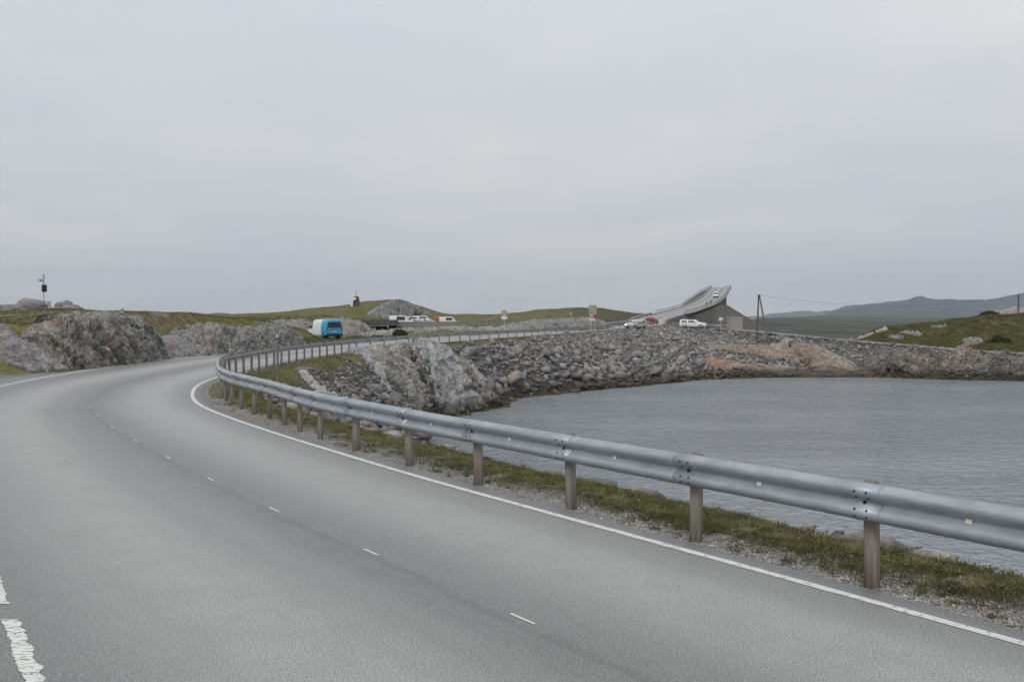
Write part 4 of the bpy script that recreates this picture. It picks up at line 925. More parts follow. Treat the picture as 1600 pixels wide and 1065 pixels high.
k = rng.choice(len(X), 1300); parts.append(blades(X[k], Y[k], Z[k], rng.uniform(.06, .16, 1300), np.full(1300, .005), gcol(1300, (.1, .1, .1, .4, .1, .3)), .3))
V, F, Cc = join(parts); tag(link('verge_grass', np_mesh('verge_grass', V, F, Cc), M['leaf']), kind='stuff')
# herb leaves: flat small rosettes
X, Y, Z, d = scat_strip(90000, 4.2, 34, .45, 2.8, lambda X, Y, d: (pn(X, Y, 2.2, 25) > .02) & (rng.random(len(X)) < sm(.4, 1.1, d)))
n = len(X); a = rng.uniform(0, 6.28, n); r = rng.uniform(.006, .019, n); t = rng.uniform(.0, .03, n); ca, sa = np.cos(a), np.sin(a); zz = Z + rng.uniform(.005, .045, n)
V = np.stack([np.stack([X, Y, zz], 1), np.stack([X + ca * r - sa * r * .5, Y + sa * r + ca * r * .5, zz + t * .6], 1), np.stack([X + ca * r * 2, Y + sa * r * 2, zz + t], 1), np.stack([X + ca * r + sa * r * .5, Y + sa * r - ca * r * .5, zz + t * .6], 1)], 1).reshape(-1, 3)
tag(link('verge_herbs', np_mesh('verge_herbs', V, np.arange(4 * n).reshape(n, 4), np.repeat(gcol(n, (.4, .4, .2, .05, .1, .02)) * .9, 4, 0)), M['leaf']), kind='stuff')
# weeds: bushy clumps on the gravel edge
X, Y, Z, d = scat_strip(420, 4.2, 28, .45, 2.0, lambda X, Y, d: pn(X, Y, .8, 60) > -.1)
rc = rng.uniform(.03, .09, len(X)); m = 90; q = rng.normal(size=(len(X), m, 3)) * rc[:, None, None] * np.array([.6, .6, .45]); q[:, :, 2] = np.abs(q[:, :, 2]); c3 = (np.stack([X, Y, Z], 1)[:, None, :] + q).reshape(-1, 3); n = len(c3)
V = (c3[:, None, :] + rng.normal(size=(n, 3, 3)) * .008).reshape(-1, 3); tag(link('weeds', np_mesh('weeds', V, np.arange(3 * n).reshape(n, 3), np.repeat(np.repeat(gcol(len(X), (.3, .4, .1, .1, .2, 0)) * .75, m, 0) * rng.uniform(.7, 1.3, (n, 1)), 3, 0)), M['leaf']), kind='stuff')
# yellow flower heads
X, Y, Z, d = scat_strip(2600, 4.2, 30, 1.0, 2.7, lambda X, Y, d: pn(X, Y, 1.3, 55) > .02)
n = len(X); r = .008; zz = Z + rng.uniform(.05, .10, n); o4 = np.array([(-1, -1, 0), (1, -1, .3), (1, 1, 0), (-1, 1, -.3)]) * r
V = (np.stack([X, Y, zz], 1)[:, None, :] + o4[None]).reshape(-1, 3); tag(link('yellow_flowers', np_mesh('yellow_flowers', V, np.arange(4 * n).reshape(n, 4), np.repeat(np.array([[.50, .40, .05]]), 4 * n, 0)), M['leaf']), kind='stuff')
# gravel on the shoulder
X, Y, Z, d = scat_strip(115000, 4.2, 34, .20, 1.9, lambda X, Y, d: rng.random(len(X)) < (1 - .88 * sm(.55, 1.15, d + .4 * pn(X, Y, 1.3, 2))) * sm(.15, .36, d + .12 * pn(X, Y, 4, 1)))
n = len(X); oct_ = np.array([(1, 0, 0), (0, 1, 0), (-1, 0, 0), (0, -1, 0), (0, 0, .8), (0, 0, -.6)]); of = np.array([(0, 1, 4), (1, 2, 4), (2, 3, 4), (3, 0, 4)])
r = np.clip(rng.lognormal(-4.95, .45, n), .004, .03); th_ = rng.uniform(0, 6.28, n); O = oct_[None] * r[:, None, None] * rng.uniform(.6, 1.3, (n, 6, 1))
Vx = O[:, :, 0] * np.cos(th_)[:, None] - O[:, :, 1] * np.sin(th_)[:, None]; Vy = O[:, :, 0] * np.sin(th_)[:, None] + O[:, :, 1] * np.cos(th_)[:, None]
V = np.stack([Vx + X[:, None], Vy + Y[:, None], O[:, :, 2] + Z[:, None] + r[:, None] * .3], 2).reshape(-1, 3); F = (of[None] + 6 * np.arange(n)[:, None, None]).reshape(-1, 3)
tag(link('gravel', np_mesh('gravel', V, F, np.repeat(TINTS[rng.integers(0, 14, n)] * rng.uniform(.8, 1.55, (n, 1)), 6, 0)), M['pebble']), kind='stuff')
# turf inside the bend and on the outer slopes
parts = []
def turf(n, x0, x1, y0, y1, cond, h, w, cols=(.25, .2, .2, .2, .1, .08), dr=None):
    X, Y, Z = scatter(n, x0, x1, y0, y1, cond, dr); m = len(X); parts.append(blades(X, Y, Z, rng.uniform(*h, m), rng.uniform(*w, m), (lambda c, f: c * (1 - f) + c[:, [0, 0, 2]] * np.array([1.05, .86, .95]) * f)(gcol(m, cols), sm(-.05, .3, fbm(xyz(X, Y) / 7 + 3, 3))[:, None]) * (.85 + .7 * fbm(xyz(X, Y) / 2, 3))[:, None], .7))
turf(230000, -13, 2, 26, 110, lambda X, Y, z, d, dl, ds, rs, dd, cdd, b: (d > .45) & (d < 2.0 + (Y < 38) * 2.4 + ((Y >= 38) & (Y < 60)) * 1.3 + (Y < 60) * 1.5 * fbm(xyz(X, Y) / 3, 3)) & vis(X, Y), (.03, .10), (.015, .035), (.22, .2, .2, .3, .1, .12), (.45, 6))
turf(60000, -3, 46, 95, 200, lambda X, Y, z, d, dl, ds, rs, dd, cdd, b: (d > .5) & (d < 2.9) & (dd > 1.9), (.08, .22), (.05, .10), (.2, .2, .2, .3, .1, .12), (.5, 2.9))
turf(330000, -60, -12, 30, 130, lambda X, Y, z, d, dl, ds, rs, dd, cdd, b: (dl > b + .5) & vis(X, Y) & (fbm(xyz(X, Y) / 3 + 7, 3) > -.22), (.04, .13), (.03, .065), (.3, .25, .2, .2, .1, .08))
turf(120000, -20, -10, 38, 100, lambda X, Y, z, d, dl, ds, rs, dd, cdd, b: (dl > .3) & (dl < b + 1.6) & vis(X, Y), (.05, .2), (.02, .045), (.3, .25, .3, .15, .05, .05))
turf(200000, 44, 105, 125, 180, lambda X, Y, z, d, dl, ds, rs, dd, cdd, b: (dd > 2) & (ds > 2) & (Y > np.interp(X, DIKE[:, 0], DIKE[:, 1])), (.10, .32), (.08, .18), (.28, .3, .2, .12, .15, .03))
turf(60000, -60, 40, 104, 240, lambda X, Y, z, d, dl, ds, rs, dd, cdd, b: (dl > b + 1) & (fbm(xyz(X, Y) / 4 + 7, 3) > 0), (.1, .35), (.10, .22), (.3, .25, .2, .2, .1, .05))
V, F, Cc = join(parts); tag(link('turf', np_mesh('turf', V, F, Cc), M['leaf']), kind='stuff')
def shrub(name, label, c, r, h, n, cat='bush', group=None):
    t = thing(name, label, cat, tuple(c), 0, group); q = rng.normal(size=(n, 3)); q /= np.linalg.norm(q, axis=1)[:, None]; q *= rng.uniform(.45, 1.0, (n, 1)) ** .5
    P = q * np.array([r, r, h * .55]) + np.array([0, 0, h * .38]); P *= (1 + .35 * fbm(q * 2 + c[0], 3))[:, None]; s = r * .045
    Tt = rng.normal(size=(n, 3, 3)) * s; V = (P[:, None, :] + Tt).reshape(-1, 3); col = np.array([(.045, .06, .02)]) * rng.uniform(.6, 1.6, (n, 1))
    tag(link('crown', np_mesh('crown', V, np.arange(3 * n).reshape(n, 3), np.repeat(col, 3, 0)), M['leaf'], t), kind=None)
    b = MB()
    for k in range(5): b.cyl((0, 0, -.3), (random.uniform(-.4, .4) * r, random.uniform(-.4, .4) * r, h * .6), .05, .02, 5)
    b.obj('trunk', M['pole_wood'], t); return t
v = at(1563, 545, 139); shrub('bush', 'round dark green bush at the foot of the green hill left of the slender pole', v, 1.7, 1.9, 7000)
v = at(1546, 487, 171); v.z = float(ground([v.x], [v.y])[0]) - .15; shrub('bush', 'low dark shrubs on the summit of the green hill', v, 1.5, .9, 4000)
v = at(625, 526, 110); shrub('bush', 'olive bush growing against the pale rock ledge near the slatted footbridge', v, .9, .9, 4000)

# ------------------------------------------------------------------ far land and mountains
def ridge(name, crest, Yc, front, back, amp, mat, seed, ncol=420, nrow=46, base_z=None, rough=1.0, colf=None):
    """range of hills with real depth; crest given as sight lines at distance Yc"""
    xs = [c[0] for c in crest]; px = np.linspace(xs[0], xs[-1], ncol); py = np.interp(px, xs, [c[1] for c in crest])
    zc_ = CAMZ + (HOR - py) / FPX * Yc; zb = ZW - 1 if base_z is None else base_z; V = []
    for j in range(nrow):
        t = j / (nrow - 1); Y = Yc - front + (front + back) * t; X = (px - 800) / FPX * Y
        tc_ = front / (front + back); h = sm(0, tc_, t) if t < tc_ else 1 - sm(tc_, 1, t)
        h = float(h) ** .8; P = np.stack([X / (Yc * .05), np.full(ncol, Y / (Yc * .05)), np.zeros(ncol)], 1)
        e = sm(0, .05, (px - xs[0]) / (xs[-1] - xs[0])) * sm(0, .05, (xs[-1] - px) / (xs[-1] - xs[0])) if False else 1
        nz = (ridged(P + seed, 5) * .6 + fbm(P * 2 + seed, 4) * .5) * amp * (1 - (.15 if Yc > 5000 else .7) * math.exp(-((t - tc_) / .08) ** 2)) * min(1, t * 6, (1 - t) * 6)
        z = zb + (zc_ - zb) * h + nz
        V.append(np.stack([X, np.full(ncol, Y) + fbm(P + 3) * Yc * .004, z], 1))
    o = link(name, np_mesh(name, np.vstack(V), grid_faces(nrow, ncol), smooth=True), mat); return tag(o, kind='structure')
def mat_far(name, a, b, c, sc):
    n = NT(name); p = n.pos(); f = n.noise(p, sc, 6, .7); g = n.noise(p, sc * 4, 5, .7)
    col = n.mix(n.ramp(f, .4, .6), a, b); col = n.mix(n.ramp(g, .55, .68), col, c); n.bump(f, .6, 1 / sc * .05); return n.fin(col, .95, 0, .1)
M['moor'] = mat_far('moor', (.050, .060, .048), (.080, .080, .064), (.14, .14, .135), .012)
M['mount'] = mat_far('mountain', (.040, .052, .062), (.068, .078, .088), (.11, .12, .135), .0025)
ridge('hills', [(1150, 501), (1195, 497.5), (1240, 498), (1275, 500), (1310, 500), (1345, 502), (1385, 504), (1430, 506), (1500, 506), (1800, 505)], 760, 500, 600, 1.3, M['moor'], 3)
ridge('hills', [(1185, 497), (1230, 495.5), (1290, 493.5), (1330, 494), (1380, 496), (1500, 497), (1700, 498)], 2600, 1200, 900, 3.0, M['moor'], 8)
ridge('mountains', [(1262, 497), (1285, 494), (1300, 487), (1318, 481), (1332, 478.5), (1345, 478.5), (1360, 476.5), (1380, 474.5), (1405, 471.5), (1420, 470), (1430, 466), (1438, 463.5), (1447, 467), (1462, 469.5), (1475, 470), (1485, 468.5), (1505, 470.5), (1540, 470), (1570, 466), (1600, 459), (1640, 452), (1700, 444), (1800, 440), (2000, 455)], 6500, 2200, 2500, 22, M['mount'], 5, 700)
ridge('mountains', [(1150, 497), (1190, 494.5), (1207, 490.5), (1225, 489), (1245, 487.5), (1265, 486.5), (1275, 488.5), (1290, 486), (1310, 489), (1340, 492), (1400, 497)], 10500, 1500, 1500, 25, M['mount'], 15)
ridge('hills', [(-300, 494), (-100, 488), (0, 485), (60, 489), (180, 492), (262, 490), (275, 488), (300, 488), (322, 491), (340, 489), (362, 491), (385, 491.5), (402, 490.5), (430, 489.5), (452, 491), (480, 494), (560, 497)], 3200, 1300, 900, 6, M['moor'], 25)
ridge('hills', [(640, 500), (700, 494), (735, 490.5), (765, 491.5), (790, 492), (830, 496), (900, 499)], 700, 200, 200, 1.0, M['moor'], 35, 200)

# haze: thin even air
hz = MB(); hz.box((0, 4500, 150 + ZW - 4), (24000, 19000, 640)); ho = hz.obj('haze', None)
ho.location = (0, 0, 165)
hm = bpy.data.materials.new('haze'); hm.use_nodes = True; hm.node_tree.nodes.clear()
ov = hm.node_tree.nodes.new('ShaderNodeOutputMaterial'); pv = hm.node_tree.nodes.new('ShaderNodeVolumePrincipled'); hm.node_tree.links.new(pv.outputs[0], ov.inputs[1])
pv.inputs['Density'].default_value = 6.5e-5; pv.inputs['Color'].default_value = (.84, .92, 1.0, 1); pv.inputs['Anisotropy'].default_value = .2
ho.data.materials.append(hm); ho['kind'] = 'stuff'

# ------------------------------------------------------------------ vehicles
def wheel(parent, x, y, r, side, w=.2):
    q = MB(); q.cyl((0, -w / 2, 0), (0, w / 2, 0), r, n=20); t = q.obj('wheel', M['tyre'], parent); t.location = (x, y, r)
    q = MB(); q.cyl((0, side * (w / 2 + .004), 0), (0, side * (w / 2 + .02), 0), r * .62, r * .5, 14); q.obj('rim', M['rim'], t); return t
def vehicle(name, label, cat, stations, mats, loc, rz, wheels, r=.32, glass=(), rear_glass=(0, 0, 4, 6), front_glass=None, lamps=(), group=None, split=None, trim=True):
    """stations: x, zbot, zbelt, ztop, wlow, wbelt, wtop   (front is +x)"""
    t = thing(name, label, cat, loc, rz, group); V = []; nr = 14
    for (x, zb, zm, zt, wl_, wm_, wt) in stations:
        h = [(0, zb), (wl_ * .85, zb), (wl_ * .98, zb + .10), (wl_, zb + (zm - zb) * .5), (wm_, zm), ((wm_ + wt) / 2 + .02, (zm + zt) / 2), (wt, zt - min(.10, (zt - zm) * .3)), (wt * .80, zt)]
        full = h + [(-a, b) for a, b in reversed(h[1:])]; full = full[:-0] if False else full
        full.insert(8, (0, zt + .015)); V += [(x, a, b) for a, b in full]
    n = len(full); ns = len(stations); F = []; mi = []
    for i in range(ns - 1):
        for k in range(n): F.append((i * n + k, i * n + (k + 1) % n, (i + 1) * n + (k + 1) % n, (i + 1) * n + k)); mi.append(1 if split is not None and i < split else 0)
    F.append(tuple(range(n))); mi.append(1 if split is not None else 0); F.append(tuple(range((ns - 1) * n + n - 1, (ns - 1) * n - 1, -1))); mi.append(0)
    me = bpy.data.meshes.new('body'); me.from_pydata(V, [], F); me.update()
    bm = bmesh.new(); bm.from_mesh(me); bmesh.ops.recalc_face_normals(bm, faces=bm.faces[:]); bm.to_mesh(me); bm.free()
    for i, p in enumerate(me.polygons): p.material_index = mi[i]; p.use_smooth = False
    body = link('body', me, mats, t)
    def pt(i, k, s): q = Vector(V[i * n + k]); return q
    gi = 1
    for (i0, f0, i1, f1, name_) in glass:      # side windows between belt (4) and shoulder (6)
        for sgn in (1, -1):
            k0, k1 = (4, 6) if sgn > 0 else (n - 4, n - 6)
            def lerp(i, f, k): a, b = Vector(V[i * n + k]), Vector(V[min(i + 1, ns - 1) * n + k]); return a.lerp(b, f)
            a, b, c, d = lerp(i0, f0, k0), lerp(i1, f1, k0), lerp(i1, f1, k1), lerp(i0, f0, k1)
            o3 = Vector((0, sgn * .06, 0)); cz = (a + b + c + d) / 4; sh = lambda q: cz + (q - cz) * .9 + o3; q = MB()
            mid = Vector((0, sgn * .012, 0)); A, B, Cc_, D = sh(a), sh(b), sh(c), sh(d); q.add([A, B, Cc_, D, A - o3, B - o3, Cc_ - o3, D - o3], [(0, 1, 2, 3), (7, 6, 5, 4), (0, 4, 5, 1), (1, 5, 6, 2), (2, 6, 7, 3), (3, 7, 4, 0)]); q.obj(name_, M['glass'], t)
    def quad_glass(i, name_, lo=4, hi=6, out_=.02, j=None):
        j = i if j is None else j
        a, b = Vector(V[i * n + lo]), Vector(V[i * n + n - lo]); d, c = Vector(V[j * n + hi]), Vector(V[j * n + n - hi])
        nn = (b - a).cross(d - a).normalized(); 
        if (nn.x > 0) != (out_ > 0): nn = -nn
        cz = (a + b + c + d) / 4; pts = [cz + (v - cz) * .88 + nn * abs(out_) for v in (a, b, c, d)]; q = MB(); q.add(pts + [p - nn * .02 for p in pts], [(0, 1, 2, 3), (7, 6, 5, 4), (0, 4, 5, 1), (1, 5, 6, 2), (2, 6, 7, 3), (3, 7, 4, 0)]); q.obj(name_, M['glass'], t)
    if rear_glass: quad_glass(rear_glass[0], 'rear_window', rear_glass[2], rear_glass[3], -.03, rear_glass[1])
    if front_glass is not None: quad_glass(front_glass[0], 'windscreen', 6, 6, .05, front_glass[1])
    for x, y in wheels: wheel(t, x, y, r, 1 if y > 0 else -1)
    for (nm, mt, c, d) in lamps: q = MB(); q.box((0, 0, 0), d); o = q.obj(nm, M[mt], t); o.location = c
    return t
def car_st(L=4.3, W=1.76, H=1.46):
    l, w = L / 2, W / 2
    return [(-l, .42, .90, .96, w * .86, w * .86, w * .78), (-l + .06, .30, .95, 1.05, w * .95, w * .93, w * .76), (-l + .45, .24, .97, H - .06, w, w * .96, w * .70), (-l + .9, .22, .97, H, w, w * .97, w * .70), (.1, .22, .95, H, w, w * .97, w * .70),
            (.45, .22, .94, H - .08, w, w * .97, w * .70), (1.15, .24, .92, .98, w, w * .95, w * .80), (l - .25, .28, .80, .84, w * .96, w * .9, w * .7), (l, .36, .62, .66, w * .82, w * .8, w * .6)]
def wagon_st(L=4.5, W=1.8, H=1.55):
    l, w = L / 2, W / 2
    return [(-l, .42, .95, 1.02, w * .88, w * .88, w * .78), (-l + .08, .30, .98, H - .12, w * .95, w * .93, w * .72), (-l + .35, .26, 1.0, H, w, w * .97, w * .74), (-.3, .24, 1.0, H + .02, w, w * .97, w * .74), (.35, .24, .98, H - .03, w, w * .97, w * .73), (1.05, .24, .96, 1.02, w, w * .95, w * .80), (l - .2, .28, .84, .88, w * .95, w * .9, w * .7), (l, .36, .64, .68, w * .82, w * .8, w * .6)]
def van_st(L=4.8, W=1.84, H=1.94):
    l, w = L / 2, W / 2
    return [(-l, .42, 1.12, H - .10, w * .96, w * .95, w * .82), (-l + .06, .30, 1.13, H - .02, w, w * .98, w * .86), (-l + .75, .28, 1.13, H, w, w, w * .88), (-l + 1.25, .28, 1.13, H, w, w, w * .88), (.9, .28, 1.12, H, w, w, w * .88), (1.25, .28, 1.10, H - .08, w, w * .99, w * .86), (1.85, .30, 1.08, 1.16, w, w * .96, w * .84), (l - .12, .34, .85, .92, w * .95, w * .9, w * .8), (l, .42, .62, .68, w * .85, w * .82, w * .7)]
LAMPR = lambda x, w, z: (('tail_lamp', 'redlamp', (x, w, z), (.05, .14, .34)), ('tail_lamp', 'redlamp', (x, -w, z), (.05, .14, .34)))
LAMPF = lambda x, w, z, m='clearlamp': (('headlight', m, (x, w, z), (.10, .26, .14)), ('headlight', m, (x, -w, z), (.10, .26, .14)))
# the blue and white van: heading away and a little to the left
pv_ = at(507.5, 531.5, 100); z_ = float(ground([pv_.x], [pv_.y])[0])
vn = vehicle('parked_van', 'van with white front and bright blue rear parked on the gravel beside the road', 'van', van_st(), [M['white'], M['blue']], (pv_.x, pv_.y, z_ + .0), R(125), [(1.5, .84), (1.5, -.84), (-1.45, .84), (-1.45, -.84)],
    .31, glass=[(4, .35, 5, .75, 'side_window')], front_glass=(6, 5), split=3,
    lamps=LAMPR(-2.405, .80, 1.02) + LAMPF(2.36, .62, .72) + (('bumper', 'black', (-2.43, 0, .44), (.14, 1.74, .20)), ('number_plate', 'offwhite', (-2.415, 0, .80), (.02, .5, .11)), ('handle', 'navy', (-2.42, 0, .93), (.03, .6, .07)), ('bumper', 'black', (2.40, 0, .44), (.14, 1.6, .20)),
      ('mirror', 'black', (1.45, .98, 1.18), (.12, .16, .24)), ('mirror', 'black', (1.45, -.98, 1.18), (.12, .16, .24)), ('roof_rim', 'offwhite', (-2.2, 0, 1.93), (.3, 1.4, .03)), ('exhaust', 'black', (-2.40, .5, .28), (.2, .07, .07))))
def place(px, py, Y): v = at(px, py, Y); z = float(ground([v.x], [v.y])[0]); d = float(road_query([v.x], [v.y])[0][0]); return v
def zroad(x, y): i = np.argmin((INL[:, 0] - x) ** 2 + (INL[:, 1] - y) ** 2); return ZR[i]
c = at(989, 510.5, 163); vehicle('car', 'silver white hatchback driving towards the camera with one headlight on', 'car', wagon_st(4.2, 1.76, 1.52), [M['lightgrey']], (c.x + .5, c.y, zroad(c.x, c.y) + .0), R(-135), [(1.3, .8), (1.3, -.8), (-1.3, .8), (-1.3, -.8)], .31,
    rear_glass=(0, 1, 6, 6), glass=[(2, .1, 4, .6, 'side_window')], front_glass=(5, 4), lamps=(('headlight', 'clearlamp', (2.06, .58, .66), (.12, .28, .15)), ('headlight', 'lit', (2.06, -.58, .66), (.12, .28, .15)), ('bumper', 'black', (2.08, 0, .36), (.1, 1.3, .12))) + LAMPR(-2.09, .72, .85))
c = at(1014, 506, 203); vehicle('car', 'dark red car driving away towards the bridge', 'car', car_st(4.3, 1.76, 1.46), [M['red']], (c.x + .6, c.y, zroad(c.x, c.y)), R(62), [(1.3, .8), (1.3, -.8), (-1.3, .8), (-1.3, -.8)], .31,
    rear_glass=(1, 2, 6, 6), glass=[(2, .2, 4, .8, 'side_window')], front_glass=(6, 5), lamps=LAMPR(-2.10, .66, .78) + (('bumper', 'black', (-2.12, 0, .40), (.1, 1.4, .14)), ('number_plate', 'offwhite', (-2.16, 0, .62), (.02, .5, .11))))
c = at(1083, 512.5, 166); zt_ = float(ground([c.x], [c.y])[0])
pk = vehicle('pickup', 'white estate car with bicycles on its roof waiting at the side road', 'car', wagon_st(4.5, 1.78, 1.48), [M['white']], (c.x, c.y, max(zt_, c.z) + .02), R(-18), [(1.4, .8), (1.4, -.8), (-1.35, .8), (-1.35, -.8)], .32,
    rear_glass=(0, 1, 6, 6), glass=[(1, .9, 2, .6, 'side_window'), (2, .7, 3, .9, 'side_window'), (3, .15, 4, .5, 'side_window')], front_glass=(5, 4), lamps=LAMPR(-2.22, .72, .85) + LAMPF(2.18, .6, .68) + (('roof_rack', 'black', (-.3, 0, 1.54), (1.2, 1.2, .05)),))
pk.name = 'estate_car'
for k, yy in enumerate((-.35, .3)):
    b = thing('bicycle', ['dark bicycle on the near side of the white car roof', 'dark bicycle on the far side of the white car roof'][k], 'bicycle', (c.x - .3, c.y + yy, max(zt_, c.z) + 1.60), R(-18), 'bicycles on the white car')
    for wx in (-.42, .42):
        w_ = MB(); N_ = 14
        for i in range(N_):
            a0, a1 = 2 * math.pi * i / N_, 2 * math.pi * (i + 1) / N_; w_.cyl((wx + .26 * math.cos(a0), 0, .26 + .26 * math.sin(a0)), (wx + .26 * math.cos(a1), 0, .26 + .26 * math.sin(a1)), .03, n=5)
        w_.obj('wheel', M['tyre'], b)
    f_ = MB()
    for p, q in (((-.42, 0, .26), (-.12, 0, .26)), ((-.12, 0, .26), (-.2, 0, .62)), ((-.12, 0, .26), (.3, 0, .6)), ((-.2, 0, .55), (.3, 0, .6)), ((.3, 0, .64), (.42, 0, .26)), ((-.42, 0, .26), (-.2, 0, .55))): f_.cyl(p, q, .035, n=6)
    f_.obj('frame', M['black'], b)
# white motor home on the bridge
s_ = s_of(82, 378); p = road_at(s_, -2.4)
hd = road_at(s_ + 1) - road_at(s_ - 1); ang = math.atan2(hd[1], hd[0]); 
vehicle('car', 'white high roofed car coming down the steep bridge', 'car', van_st(4.9, 1.95, 2.2), [M['white']], (p[0], p[1], p[2] + .05), ang + math.pi, [(1.5, .84), (1.5, -.84), (-1.45, .84), (-1.45, -.84)], .33, glass=[(4, .35, 5, .75, 'side_window')], front_glass=(6, 5), lamps=LAMPF(2.4, .66, .74) + (('bumper', 'black', (2.44, 0, .46), (.1, 1.5, .16)),))
# walkers on the bridge
def person(label, loc, rz, h=1.7, phase=1, mats=('cloth', 'skin')):
    t = thing('person', label, 'person', loc, rz, 'people walking on the bridge'); k = h / 1.75
    J = [(0, 0, .95), (0, 0, 1.2), (0, 0, 1.45), (0, 0, 1.55), (0, .02, 1.70), (.09, 0, .92), (.11, .14 * phase, .50), (.11, .16 * phase - .04, .07), (.11, .16 * phase + .10, .04), (-.09, 0, .92), (-.11, -.06 * phase, .50), (-.11, -.26 * phase, .10), (-.11, -.26 * phase + .12, .06),
         (.19, 0, 1.42), (.24, -.08 * phase, 1.15), (.24, .05 - .1 * phase, .90), (-.19, 0, 1.42), (-.24, .08 * phase, 1.15), (-.24, .05 + .12 * phase, .90)]
    E = [(0, 1), (1, 2), (2, 3), (3, 4), (0, 5), (5, 6), (6, 7), (7, 8), (0, 9), (9, 10), (10, 11), (11, 12), (2, 13), (13, 14), (14, 15), (2, 16), (16, 17), (17, 18)]
    Rd = [.14, .13, .15, .06, .10, .10, .07, .045, .04, .10, .07, .045, .04, .06, .045, .035, .06, .045, .035]
    me = bpy.data.meshes.new('body'); me.from_pydata([tuple(np.array(j) * k) for j in J], E, []); o = link('body', me, M[mats[0]], t); m_ = o.modifiers.new('s', 'SKIN')
    for v, r_ in zip(me.skin_vertices[0].data, Rd): v.radius = (r_ * k, r_ * k)
    me.skin_vertices[0].data[0].use_root = True; o.modifiers.new('sub', 'SUBSURF').levels = 1; o.modifiers['sub'].render_levels = 1
    return t
for k, (x_, y_) in enumerate([(1087, 320), (1094.5, 332)]):
    s_ = s_of(*((lambda v: (v.x + 2, v.y))(at(x_, 480, y_)))); p = road_at(s_, .3)
    person(['dark dressed person walking up the bridge, the one farther down', 'dark dressed person walking up the bridge, the one higher up'][k], (p[0], p[1], p[2]), R(-16), 1.75 + .08 * k, (-1) ** k)
# parked row behind the railing
PK = [(627, 261, 'van', 'white', 0.1, 'long white van at the left end of the parked row', 2.3, 6.4), (641, 263, 'car', 'navy', .2, 'dark blue car in front of the sawn rock face', 1.45, 4.3), (645, 272, 'van', 'offwhite', .15, 'off white van in the middle of the parked row', 2.2, 5.6),
      (654, 262, 'car', 'lightgrey', .1, 'silver car parked between the white vans', 1.5, 4.3), (661, 274, 'van', 'white', .1, 'white van with a bright roof right of the silver car', 2.35, 5.8), (669, 264, 'car', 'offwhite', .3, 'pale car parked at the right end of the first row', 1.6, 4.4),
      (686, 268, 'car', 'orange', 1.2, 'orange red vehicle parked between the two groups of cars', 2.3, 3.6), (700, 266, 'van', 'white', .2, 'white van parked apart at the right of the row', 2.0, 5.0), (634, 280, 'car', 'grey', .2, 'grey car half hidden behind the long white van', 1.5, 4.4)]
for px, Y, kind_, mt, rot, lab, H_, L_ in PK:
    v = at(px, 506.5, Y); z = v.z; st = van_st(L_, 1.9, H_) if kind_ == 'van' else wagon_st(L_, 1.76, H_)
    sc = L_ / 4.8
    if kind_ == 'van': st = [(q[0] if abs(q[0]) > 2 else q[0], *q[1:]) for q in st]
    vehicle('parked_' + kind_, lab, kind_, st, [M[mt]], (v.x, v.y, z), R(rot * 57), [(L_ * .3, .8), (L_ * .3, -.8), (-L_ * .3, .8), (-L_ * .3, -.8)], .33, glass=[(3 if kind_ == 'van' else 2, .2, 4, .7, 'side_window')], front_glass=(6, 5) if kind_ == 'van' else (5, 4), lamps=LAMPR(-L_ / 2, .7, .9) + LAMPF(L_ / 2 - .05, .6, .7), group='vehicles parked behind the railing')

# ------------------------------------------------------------------ slatted footbridge railing
fb = thing('slatted_railing', 'long grey slatted railing of the footbridge behind the road', 'railing')
FBP = [at(616, 513, 152), at(680, 512.8, 150), at(760, 512.2, 150), at(830, 511.2, 152), at(862, 510.0, 155)]
FB = catmull([tuple(p) for p in FBP], .33); sm_ = None
dkm = MB()
for a, b in zip(FB[:-1], FB[1:]):
    c_ = (a + b) / 2; ang = math.atan2(b[1] - a[1], b[0] - a[0]); dkm.box((c_[0], c_[1] + .8, c_[2] - .12), (np.linalg.norm(b - a) + .02, 2.0, .16), ang)
dkm.obj('deck', M['slate'], fb)
slat = MB(); slat.box((0, 0, .56), (.18, .05, 1.10))
for i, p in enumerate(FB):
    if sm_ is None: o = slat.obj('slat', flat('slat_grey', (.24, .25, .25), .6), fb); sm_ = o.data
    else: o = link('slat', sm_, None, fb)
    j = min(i, len(FB) - 2); o.location = (p[0], p[1] - .1, p[2]); o.rotation_euler = (random.uniform(-.02, .02), 0, math.atan2(FB[j + 1][1] - FB[j][1], FB[j + 1][0] - FB[j][0]))
    if i % 10 == 0: q = MB(); q.box((0, .9, -.9), (.2, .2, 1.6)); r_ = q.obj('support', M['concrete_dark'], fb); r_.location = tuple(p)
for zz in (.22, .95):
    rm = MB()
    for a, b in zip(FB[:-1], FB[1:]): c_ = (a + b) / 2; rm.box((c_[0], c_[1] - .05, c_[2] + zz), (np.linalg.norm(b - a) + .02, .05, .12), math.atan2(b[1] - a[1], b[0] - a[0]))
    rm.obj('rail', M['slate'], fb)

